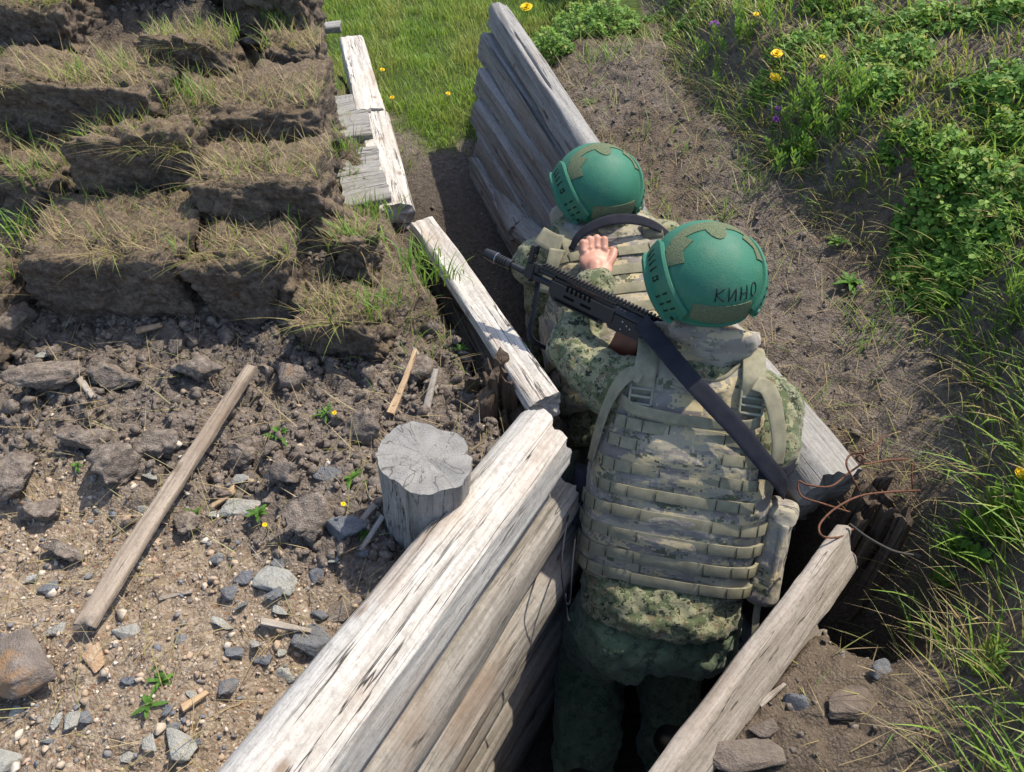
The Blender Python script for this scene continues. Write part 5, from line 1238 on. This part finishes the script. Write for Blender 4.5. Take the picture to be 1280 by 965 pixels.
wire([(1106, 543, 1.24), (1096, 556, 1.23), (1084, 565, 1.22), (1064, 568, 1.20), (1058, 580, 1.19), (1066, 598, 1.17), (1074, 614, 1.13)], .0024, 'rusty wire hook sticking up at the log end')
wire([(1135, 574, 1.13), (1110, 575, 1.15), (1082, 580, 1.18), (1070, 573, 1.19), (1076, 569, 1.20), (1078, 578, 1.19), (1060, 592, 1.17), (1038, 608, 1.16), (1010, 606, 1.16), (998, 602, 1.16), (1002, 620, 1.14), (1030, 630, 1.13), (1062, 640, 1.10)], .0024, 'rusty wire looped and knotted over the log end')
wire([(1150, 613, 1.12), (1110, 615, 1.14), (1075, 620, 1.15), (1045, 635, 1.15), (1025, 655, 1.14), (1028, 670, 1.14), (1050, 671, 1.12), (1068, 660, 1.10)], .0024, 'rusty wire bent in a wide bow above the board end')
wire([(1062, 655, 1.13), (1085, 672, 1.11), (1115, 688, 1.09), (1142, 694, 1.09)], .0030, 'dark straight wire poking towards the grass', simple_mat('dark_wire', (.04, .035, .032), .7, .3))
wire([(1140, 578, 1.13), (1140, 600, 1.10), (1141, 612, 1.08)], .002, 'thin upright wire end beside the grass')

# ------------------------------------------------------------------ grass
GRASS = leaf_mat('grass_blades', [(0, (.045, .10, .018)), (.35, (.11, .22, .033)), (.6, (.235, .385, .060)), (.75, (.31, .37, .09)), (.88, (.36, .27, .13)), (1, (.44, .345, .19))], transl=.38)
def blades(P, L, Wd, az, bend, tint, up=None, segs=4, droop=0.0, lean=0.0):
    n = len(P); s = np.linspace(0, 1, segs + 1); dx, dy = np.cos(az), np.sin(az)
    up = np.tile([0, 0, 1.0], (n, 1)) if up is None else up
    D = np.stack([dx, dy, np.zeros(n)], -1); Sd = np.stack([-dy, dx, np.zeros(n)], -1)
    ln = np.broadcast_to(lean, (n,))[:, None]; U = up * (1 - .5 * ln) + D * ln; U /= np.linalg.norm(U, axis=1)[:, None]
    V = []
    for k, t in enumerate(s):
        a = bend * t                                     # turning angle
        c = P + U * (L * (t - .30 * np.minimum(bend, 2) * t * t))[:, None] + D * (L * (.62 * bend * t * t))[:, None]
        w = Wd * (1.0 - t ** 1.8) * (.75 + .25 * min(1, t * 6))
        if k < segs: V += [c - Sd * (w / 2)[:, None], c + Sd * (w / 2)[:, None]]
        else: V += [c]
    m = 2 * segs + 1; V = np.stack(V, 1).reshape(-1, 3); F = []
    base = np.arange(n) * m
    for k in range(segs - 1): F.append(np.stack([base + 2 * k, base + 2 * k + 1, base + 2 * k + 3, base + 2 * k + 2], -1))
    Q = np.vstack(F); e = base + 2 * (segs - 1); T = np.stack([e, e + 1, e + 2], -1)
    T4 = np.vstack([Q[:, [0, 1, 2]], Q[:, [0, 2, 3]], T]); return V, T4, np.repeat(tint, m)
def grass_obj(name, sets, label, mat=None, parent=None):
    V, F, T, o = [], [], [], 0
    for v, f, t in sets: V.append(v); F.append(f + o); T.append(t); o += len(v)
    ob = mesh_obj(name, np.vstack(V), np.vstack(F), mat or GRASS, smooth=True); fattr(ob, 'tint', np.concatenate(T)); tag(ob, label, None, None, 'stuff'); return ob
def rn(n, a, b): return rng.uniform(a, b, n)
def down_dir(P, e=.03):
    gx = (height(P[:, 0] + e, P[:, 1], False) - height(P[:, 0] - e, P[:, 1], False)); gy = (height(P[:, 0], P[:, 1] + e, False) - height(P[:, 0], P[:, 1] - e, False)); return np.arctan2(-gy, -gx)

# meadow beyond the trench mouth
def w_mead(x, y):
    ins, sd, left, db = regions(x, y); n = fbm(x * 3, y * 3, s=9); m = sstep(3.2, 3.75, y + .35 * n)
    return m * np.where(x > .4, .0, 1.0) * np.where(left & ~ins & (y < 3.9), .0, 1)
def clumpy(x, y, sc, s): return .35 + .65 * sstep(-.35, .3, fbm(x * sc, y * sc, s=s, o=3))
P = sample(90000, -2.6, .45, 3.1, 7.2, lambda x, y: w_mead(x, y) * clumpy(x, y, 5, 71) * np.where(y > 5.8, .5, 1)); n = len(P)
P[:, 2] -= .004
cl = fbm(P[:, 0] * 4, P[:, 1] * 4, s=72, o=3)
grass_obj('meadow_grass', [blades(P, rn(n, .04, .09) * (1 + .35 * cl) * sstep(3.0, 4.0, P[:, 1] + .2).clip(.35, 1), rn(n, .0035, .0065), rn(n, 0, 6.28), rn(n, .2, 1.1), np.clip(.62 + .16 * cl + rng.normal(0, .09, n), .3, .8))], 'bright green meadow grass beyond the trench mouth')
# right hand bank
def w_bank(x, y):
    ins, sd, left, db = regions(x, y); return (~left & ~ins) * sstep(-.03, .05, db) * clumpy(x, y, 3.2, 81)
sets = []
P = sample(60000, .45, 2.9, .2, 4.4, lambda x, y: w_bank(x, y) * np.where(y < 1.2, 1.0, .9) * np.where(x > 2.2, .4, 1)); n = len(P); P[:, 2] -= .006; dd = down_dir(P)
near = sstep(1.5, .9, P[:, 1]); cl = fbm(P[:, 0] * 3, P[:, 1] * 3, s=82, o=3)
dry = rng.random(n) < (.22 + .15 * (cl < 0))
sets.append(blades(P, rn(n, .05, .12) * (1 + .2 * near) * (1 + .3 * cl), rn(n, .0035, .0085), dd + rng.normal(0, .9, n), rn(n, .3, 1.5), np.where(dry, rn(n, .72, 1), np.clip(.40 + .15 * cl + rng.normal(0, .13, n), 0, .7)), lean=.35))
# long arching blades over the near bank edge
P = sample(260, .45, 1.35, .2, 1.35, lambda x, y: (np.abs(regions(x, y)[3] - .06) < .10) * .6); n = len(P); dd = down_dir(P)
sets.append(blades(P, rn(n, .09, .17), rn(n, .004, .007), dd + rng.normal(0, .55, n), rn(n, .5, 1.7), np.clip(rng.normal(.45, .16, n), .1, 1), segs=6, lean=.45))
grass_obj('bank_grass', sets, 'green grass covering the right bank')
# dry strands lying on the path and hanging on the bank edge
def w_path(x, y):
    ins, sd, left, db = regions(x, y); return (~left & ~ins & (sd > .05)) * np.where(db < 0, clumpy(x, y, 4, 91), .5)
P = sample(13000, .0, 2.2, .35, 3.6, lambda x, y: w_path(x, y) * sstep(.3, 1.2, y).clip(.45, 1)); n = len(P); P[:, 2] += .003
sets = [blades(P, rn(n, .03, .11), rn(n, .0012, .0028), rn(n, 0, 6.28), rn(n, 0, .5), np.where(rng.random(n) < .14, rn(n, .3, .6), rn(n, .78, 1)), lean=rn(n, .75, 1.0), segs=3)]
P = sample(10000, .05, 1.3, 1.0, 3.3, lambda x, y: w_path(x, y) * (regions(x, y)[3] < 0) * sstep(.15, .4, fbm(x * 5, y * 5, s=93))); n = len(P)
sets.append(blades(P, rn(n, .03, .09), rn(n, .002, .0045), rn(n, 0, 6.28), rn(n, .3, 1.4), np.clip(rng.normal(.42, .15, n), .1, .95), lean=.3))
P = sample(5000, .4, 1.5, .3, 3.2, lambda x, y: (np.abs(regions(x, y)[3] - .02) < .06) * .8); n = len(P); dd = down_dir(P)
sets.append(blades(P, rn(n, .06, .16), rn(n, .0012, .0025), dd + rng.normal(0, .7, n), rn(n, .8, 1.9), rn(n, .78, 1), lean=.5, segs=5))
grass_obj('dry_grass', sets, 'dry straw strands on the path and bank edge')
# turf wall
sets = []
for i, (x0, x1, y, zb_, zt_, dp) in enumerate(BLOCKS):
    f = (x1 - x0) / .4
    n = int(230 * f); x = rng.uniform(x0, x1, n); yy = y + dp * rng.beta(1.1, 1.6, n); P = np.stack([x, yy, np.full(n, zt_ - .012)], -1)
    g = sstep(.0, .35, fbm(x * 6, yy * 6, s=101, o=2)); keep = rng.random(n) < .25 + .75 * g; P = P[keep]; n = len(P)
    sets.append(blades(P, rn(n, .03, .10), rn(n, .002, .0045), rn(n, 0, 6.28), rn(n, .2, 1.2), np.clip(rng.normal(.55, .2, n), .15, 1)))
    n = int(360 * f); x = rng.uniform(x0, x1, n); yy = y + dp * rng.beta(1.0, 1.5, n); P = np.stack([x, yy, np.full(n, zt_ - .004)], -1)
    sets.append(blades(P + rng.normal(0, .006, P.shape), rn(n, .03, .10), rn(n, .001, .0022), rn(n, 0, 6.28), rn(n, 0, .7), rn(n, .8, 1), lean=rn(n, .6, .98), segs=3))
    n = int(130 * f); x = rng.uniform(x0, x1, n); x = x[rng.random(n) < sstep(-.1, .5, fbm(x * 9, x * 0 + i, s=77, o=2))]; n = len(x); P = np.stack([x, np.full(n, y + .01), np.full(n, zt_ - .02)], -1)      # hanging over the front
    sets.append(blades(P, rn(n, .06, .15), rn(n, .001, .0022), -1.57 + rng.normal(0, .9, n), rn(n, .6, 2.0), rn(n, .7, 1), lean=rn(n, .2, .9), segs=5))
for (px, py, y, cnt, L) in ((305, 345 - 100, 1.88, 46, .11), (230, 270, 1.86, 50, .10), (150, 175, 2.12, 40, .12), (40, 225, 1.92, 40, .10), (30, 290, 1.8, 40, .10), (440, 300, 1.78, 60, .09), (470, 380, 1.6, 40, .08), (545, 350, 1.75, 50, .09), (420, 190, 2.2, 60, .11), (380, 200, 2.12, 40, .1), (350, 30, 2.66, 50, .12), (520, 330, 1.8, 50, .10), (470, 270, 2.05, 60, .09), (100, 110, 2.2, 40, .11), (240, 130, 2.16, 40, .12), (290, 290, 1.85, 40, .08)):
    c = at_y(px, py, y); n = cnt; P = np.array(c)[None] + rng.normal(0, .025, (n, 3)) * np.array([1.4, 1, .25]); P[:, 2] = np.minimum(P[:, 2], c.z)
    sets.append(blades(P, rn(n, .5, 1.2) * L, rn(n, .0028, .0055), rn(n, 0, 6.28), rn(n, .3, 1.5), np.clip(rng.normal(.42, .12, n), .1, .8), segs=5))
def w_slope(x, y):
    ins, sd, left, db = regions(x, y); return (left & ~ins) * sstep(.5, .12, sd) * sstep(1.35, 1.6, y) * sstep(.07, .10, sd)
P = sample(7000, -1.2, .1, 1.35, 3.6, w_slope); n = len(P); d3 = rng.random(n) < .62
sets.append(blades(P, rn(n, .03, .10), np.where(d3, rn(n, .001, .0022), rn(n, .002, .0045)), rn(n, 0, 6.28), rn(n, .2, 1.3), np.where(d3, rn(n, .8, 1), np.clip(rng.normal(.45, .14, n), .1, .8)), lean=np.where(d3, rn(n, .3, .95), .2)))
grass_obj('turf_grass', sets, 'straw and green grass sprouting from the turf blocks')
# sparse strands on the spoil
P = sample(2200, -1.5, .05, .35, 1.6, lambda x, y: (regions(x, y)[2] & (regions(x, y)[1] > .06)) * .55); n = len(P); P[:, 2] += .008
grass_obj('straw_litter', [blades(P, rn(n, .03, .12), rn(n, .0010, .0022), rn(n, 0, 6.28), rn(n, 0, .4), rn(n, .8, 1), lean=rn(n, .9, 1.0), segs=3)], 'straw litter scattered over the left spoil')

# ------------------------------------------------------------------ leafy plants
LEAF = leaf_mat('leafy_green', [(0, (.045, .11, .018)), (.4, (.095, .21, .032)), (.7, (.17, .31, .05)), (.9, (.26, .37, .07)), (1, (.30, .22, .08))], transl=.35, rough=.58, spec=.22)
STEM = simple_mat('plant_stem', (.16, .19, .06), .7, .3, .25)
PETAL = simple_mat('yellow_petal', (.78, .50, .01), .6, .2, .15, 200, .1); PURP = simple_mat('purple_petal', (.20, .05, .28), .6, .2, .25, 200, .1)
def leaflets(C, D, Nn, L, Wd, tint, fold=.25):          # obovate leaf polygons: base C, direction D, normal Nn
    n = len(C); S = np.cross(Nn, D); S /= np.linalg.norm(S, axis=1)[:, None] + 1e-9; V = []
    for (a, b, c) in ((0, 0, 0), (.35, .36, 1), (.75, .5, 1), (1, .0, .0), (.75, -.5, 1), (.35, -.36, 1), (.55, 0, 0)):
        V.append(C + D * (a * L)[:, None] + S * (b * Wd)[:, None] + Nn * ((abs(b) * fold * c) * Wd - .25 * L * a * a)[:, None])
    V = np.stack(V, 1).reshape(-1, 3); b_ = np.arange(n) * 7; F = [np.stack([b_ + i, b_ + j, b_ + 6], -1) for i, j in ((0, 1), (1, 2), (2, 3), (3, 4), (4, 5), (5, 0))]
    return V, np.vstack(F), np.repeat(tint, 7)
def merge_sets(sets):
    V, F, T, o = [], [], [], 0
    for v, f, t in sets: V.append(v); F.append(f + o); T.append(t); o += len(v)
    return np.vstack(V), np.vstack(F), np.concatenate(T)
def norm(v): return v / (np.linalg.norm(v, axis=1)[:, None] + 1e-9)
def plant(name, base, sets, stems, label, cat, group=None, flower=None):
    root = empty(name, base); tag(root, label, cat, group)
    V, F, T = merge_sets(sets); o = mesh_obj('leaves', V, F, LEAF, root); fattr(o, 'tint', T); o['kind'] = 'stuff'
    if stems: s = mesh_obj('stems', *cat_vf(stems), STEM, root); s['kind'] = 'stuff'
    return root
def clover(cells, label, n=520, hgt=.09, size=.017, grp=None):
    # cells: photo regions (px, py, rx, ry) the patch covers
    sets, C0 = [], None; stems = []
    for (px, py, rx_, ry_, w_) in cells:
        m = int(n * w_); a = rng.uniform(0, 6.28, m); q = np.sqrt(rng.random(m)); c, t = on_ground(px, py + 12)
        s = t / FPX; X = c.x + np.cos(a) * q * rx_ * s; Y = c.y + np.sin(a) * q * ry_ * s * 1.25; Z = height(X, Y)
        hh = hgt * rng.uniform(.15, 1.0, m) * (1 - .6 * q ** 2) * (.75 + .5 * fbm(X * 14, Y * 14, s=int(px), o=2))
        P = np.stack([X, Y, Z + hh], -1); C0 = c if C0 is None else C0
        nn = norm(np.stack([rng.normal(-.1, .5, m), rng.normal(-.15, .5, m), np.ones(m)], -1)); a0 = rng.uniform(0, 6.28, m); sz = size * rng.uniform(.5, 1.15, m); tt = np.clip(rng.normal(.62, .2, m) + .25 * (hh / hgt - .6), 0, .95)
        for k in range(3):
            an = a0 + k * 2.094; D = np.stack([np.cos(an), np.sin(an), np.zeros(m)], -1); D = norm(D - nn * (D * nn).sum(1)[:, None]); sets.append(leaflets(P, D, nn, sz, sz * .85, tt))
        for i in range(0, m, 6): stems.append(tube([(X[i], Y[i], Z[i] - .01), (P[i, 0] + .004, P[i, 1], P[i, 2] - .02), tuple(P[i])], .0009, n=4, seg=4))
    return plant('clover_patch', C0, sets, stems, label, 'clover', grp or 'clover patches on the right bank')
clover([(1195, 235, 62, 42, 1.1), (1180, 310, 55, 50, 1.0), (1165, 350, 34, 28, .5), (1235, 240, 36, 36, .5)], 'largest bright clover patch overhanging the path at the right', 620, .10, .019)
clover([(1110, 60, 46, 40, .7), (1150, 25, 46, 26, .6), (1095, 105, 30, 30, .4)], 'clover patch at the top between dandelions and right edge', 480, .09, .019)
clover([(1250, 110, 40, 40, .8), (1262, 165, 30, 30, .5)], 'clover patch at the right edge above the largest patch', 480, .09, .019)
clover([(712, 30, 48, 36, .9), (760, 20, 40, 30, .6), (690, 60, 26, 18, .4)], 'dense clover clump beyond the far end of the right logs', 620, .12, .016)
clover([(1180, 180, 34, 22, .5), (1130, 165, 30, 20, .4)], 'clover patch just above the largest patch on its left', 420, .07, .018)
clover([(1060, 20, 36, 20, .5), (1030, 5, 30, 14, .3)], 'clover patch at the top edge above the dandelions', 420, .08, .018)
clover([(860, 20, 30, 16, .4), (830, 8, 26, 12, .3)], 'small clover patch at the top edge left of the purple flower', 380, .07, .016)
clover([(1240, 12, 50, 22, .6)], 'clover patch in the top right corner', 420, .09, .019)
clover([(1000, 45, 40, 24, .5), (960, 100, 26, 20, .3)], 'low clover between the yellow flowers and purple flower', 380, .06, .017)

def lance(base, k, L, Wd, tilt, tint, seed):            # rosette of lance leaves
    rs = np.random.default_rng(seed); sets = []
    for i in range(k):
        a = 6.283 * i / k + rs.normal(0, .25); el = rs.uniform(*tilt); l = L * rs.uniform(.6, 1.15); n = 7; s = np.linspace(0, 1, n)
        d = np.array([math.cos(a), math.sin(a), 0]); sd = np.array([-d[1], d[0], 0]); V = []
        for t in s:
            c = np.array(base) + d * l * t * math.cos(el) + np.array([0, 0, l * (t * math.sin(el) - .45 * t * t * (.4 + math.sin(el)))]) + np.array([0, 0, .004]); w = Wd * math.sin(math.pi * min(1, t * .92 + .06)) ** .8
            V += [c - sd * w / 2 + np.array([0, 0, .12 * w]), c, c + sd * w / 2 + np.array([0, 0, .12 * w])]
        F = []
        for j in range(n - 1):
            for q in (0, 1):
                b = j * 3 + q; F += [(b, b + 1, b + 4), (b, b + 4, b + 3)]
        sets.append((np.array(V), np.array(F), np.full(n * 3, np.clip(tint + rs.normal(0, .12), 0, .95))))
    return sets
weeds = [(240, 650, 11, .055, .016, 'leafy weed growing against the lath'), (325, 648, 10, .045, .014, 'yellow flowered weed beside the flat tan stone'), (440, 602, 12, .055, .014, 'leafy weed between the blue-grey slab and sawn post'), (350, 545, 14, .06, .013, 'spreading weed above the dark soil clod'),
         (205, 855, 7, .055, .012, 'upright weed in the spoil right of the boulder'), (188, 885, 6, .045, .013, 'flat toothed weed below the upright spoil weed'), (98, 585, 9, .03, .006, 'small fine leaved tuft on the dark soil at left'), (455, 670, 8, .03, .008, 'tiny weed in the shade of the sawn post'), (410, 520, 10, .05, .010, 'yellow flowered weed behind the blue-grey slab'),
         (1062, 358, 14, .08, .022, 'dark broad leaved rosette on the path below the clover'), (1045, 305, 9, .06, .018, 'small rosette on the path above the broad leaved one'), (735, 190 - 60, 8, .05, .01, 'grassy weed on the path near the far logs'), (985, 815, 5, .05, .022, 'bright green seedling beside the right board'), (1200, 110, 9, .10, .022, 'plantain with long upright leaves by the top right clover'), (1005, 60, 7, .07, .016, 'pale leaved plant just above the upper dandelion'),
         (660, 435, 8, .04, .009, 'small tuft in the trench under the flat log'), (575, 440, 9, .05, .010, 'green tuft in the shade behind the flat log')]
for k, (px, py, cnt, L, w_, lab) in enumerate(weeds):
    p, t = on_ground(px, py); st = [] 
    plant('weed', p, lance(p, cnt + 3, L * .78, w_ * .62, (.1, 1.2), .22, 700 + k), None, lab, 'weed', 'broad leaved weeds')
# leafy stems beside the dandelions and on the near right bank
def stemmy(px, py, rx_, ry_, cnt, H, label, seed, tint=.62, lw=.008, ll=.035):
    rs = np.random.default_rng(seed); c, t = on_ground(px, py); s = t / FPX; sets, stems = [], []
    for i in range(cnt):
        x = c.x + rs.uniform(-1, 1) * rx_ * s; y = c.y + rs.uniform(-1, 1) * ry_ * s; z = float(hz(x, y)[0]); h_ = H * rs.uniform(.6, 1.1); tx, ty = rs.normal(-.15, .2), rs.normal(-.1, .2)
        stems.append(tube([(x, y, z - .01), (x + tx * h_ * .4, y + ty * h_ * .4, z + h_ * .55), (x + tx * h_, y + ty * h_, z + h_)], [.0014, .0008], n=5, seg=4))
        m = 16; f = np.linspace(.2, 1, m); a = np.arange(m) * 2.4; C = np.stack([x + tx * h_ * f, y + ty * h_ * f, z + h_ * f], -1); D = norm(np.stack([np.cos(a), np.sin(a), np.full(m, .8)], -1)); Nn = norm(np.cross(D, np.stack([-np.sin(a), np.cos(a), np.zeros(m)], -1)) * -1)
        sets.append(leaflets(C, D, Nn, np.full(m, ll) * (1.15 - .5 * f), np.full(m, lw), np.clip(rs.normal(tint, .1, m), 0, .95)))
    return plant('leafy_stems', c, sets, stems, label, 'plant', 'leafy stemmed plants on the right bank')
stemmy(1035, 150, 40, 46, 34, .11, 'light green leafy stems right of the lower dandelion', 801)
stemmy(1000, 195, 36, 24, 20, .08, 'leafy stems below the lower dandelion', 802, .5)
stemmy(920, 60, 34, 34, 16, .10, 'leafy stems around the small purple flower', 803, .55)
stemmy(1268, 400, 14, 20, 9, .13, 'feathery stems at the right edge under the largest clover patch', 804, .7, .004, .045)
stemmy(1205, 690, 24, 26, 9, .09, 'broad leafy stems in the grass of the near bank', 805, .62, .016, .05)
stemmy(1255, 640, 20, 30, 8, .10, 'leafy stems beside the yellow flower at the right edge', 806, .75, .012, .045)
stemmy(1235, 830, 26, 18, 12, .06, 'grey green feathery weed low on the near bank', 807, .9, .006, .025)
def dandelion(px, py, d, label, H=.06, col=None, nm='dandelion'):
    g, t = on_ground(px, py + 14); top = at_t(px, py, t - .045); root = empty(nm, g); tag(root, label, 'flower', 'yellow flowers' if col is None else 'purple flowers')
    mesh_obj('stem', *tube([g - Vector((0, 0, .01)), (g + top) / 2 + Vector((.006, .0, 0)), top], .0014, n=10, seg=6), STEM, root)
    rs = np.random.default_rng(int(px)); V, F = [], []; r_ = d * t / FPX / 2; o = 0; nz = Vector((rs.normal(-.1, .15), -.35, 1)).normalized(); q = nz.to_track_quat('Z', 'Y').to_matrix()
    for ring, (cnt, rr, el) in enumerate(((26, 1.0, .12), (22, .8, .35), (16, .55, .7), (9, .3, 1.1))):
        for i in range(cnt):
            a = 6.283 * i / cnt + ring * .3 + rs.normal(0, .05); l = r_ * rr * rs.uniform(.9, 1.08); w_ = r_ * .17; dd = Vector((math.cos(a) * math.cos(el), math.sin(a) * math.cos(el), math.sin(el))); sd = Vector((-math.sin(a), math.cos(a), 0))
            for v in (dd * l * .1 - sd * w_ * .3, dd * l * .1 + sd * w_ * .3, dd * l * .9 + sd * w_, dd * l - sd * 0, dd * l * .9 - sd * w_): V.append(tuple(top + q @ v))
            F += [(o, o + 1, o + 2, o + 3, o + 4)]; o += 5
    mesh_obj('flower_head', np.array(V), F, col or PETAL, root); return root
dandelion(658, 9, 15, 'dandelion at the top beside the far end of the right logs')
dandelion(971, 67, 15, 'upper dandelion of the pair on the right bank')
dandelion(969, 97, 15, 'lower dandelion of the pair on the right bank')
dandelion(1276, 592, 16, 'yellow flower at the right edge in the near grass')
dandelion(1028, 71, 7, 'small yellow flower above the leafy stems on the right bank')
dandelion(945, 18, 8, 'small yellow flower near the top beside the purple flower')
for k, (px, py, lab) in enumerate(((476, 126, 'yellow flower in the meadow in front of the trench mouth'), (478, 87, 'yellow flower in the meadow touching the far plank'), (490, 122, 'yellow flower in the meadow beside the plank joint'), (560, 117, 'yellow flower in the middle of the meadow edge'))): dandelion(px, py, 6, lab, .03)
for k, (px, py, lab) in enumerate(((331, 656, 'tiny yellow flower on the weed by the flat tan stone'), (418, 516, 'tiny yellow flower behind the blue-grey slab'), (429, 630, 'tiny yellow flower on the clod below the slab'))): dandelion(px, py, 6, lab, .02)
dandelion(893, 30, 12, 'purple flower near the top of the right bank', .05, PURP, 'purple_flower'); dandelion(973, 136, 9, 'upper dark purple flower under the dandelions', .05, PURP, 'purple_flower'); dandelion(970, 149, 9, 'lower dark purple flower under the dandelions', .05, PURP, 'purple_flower')
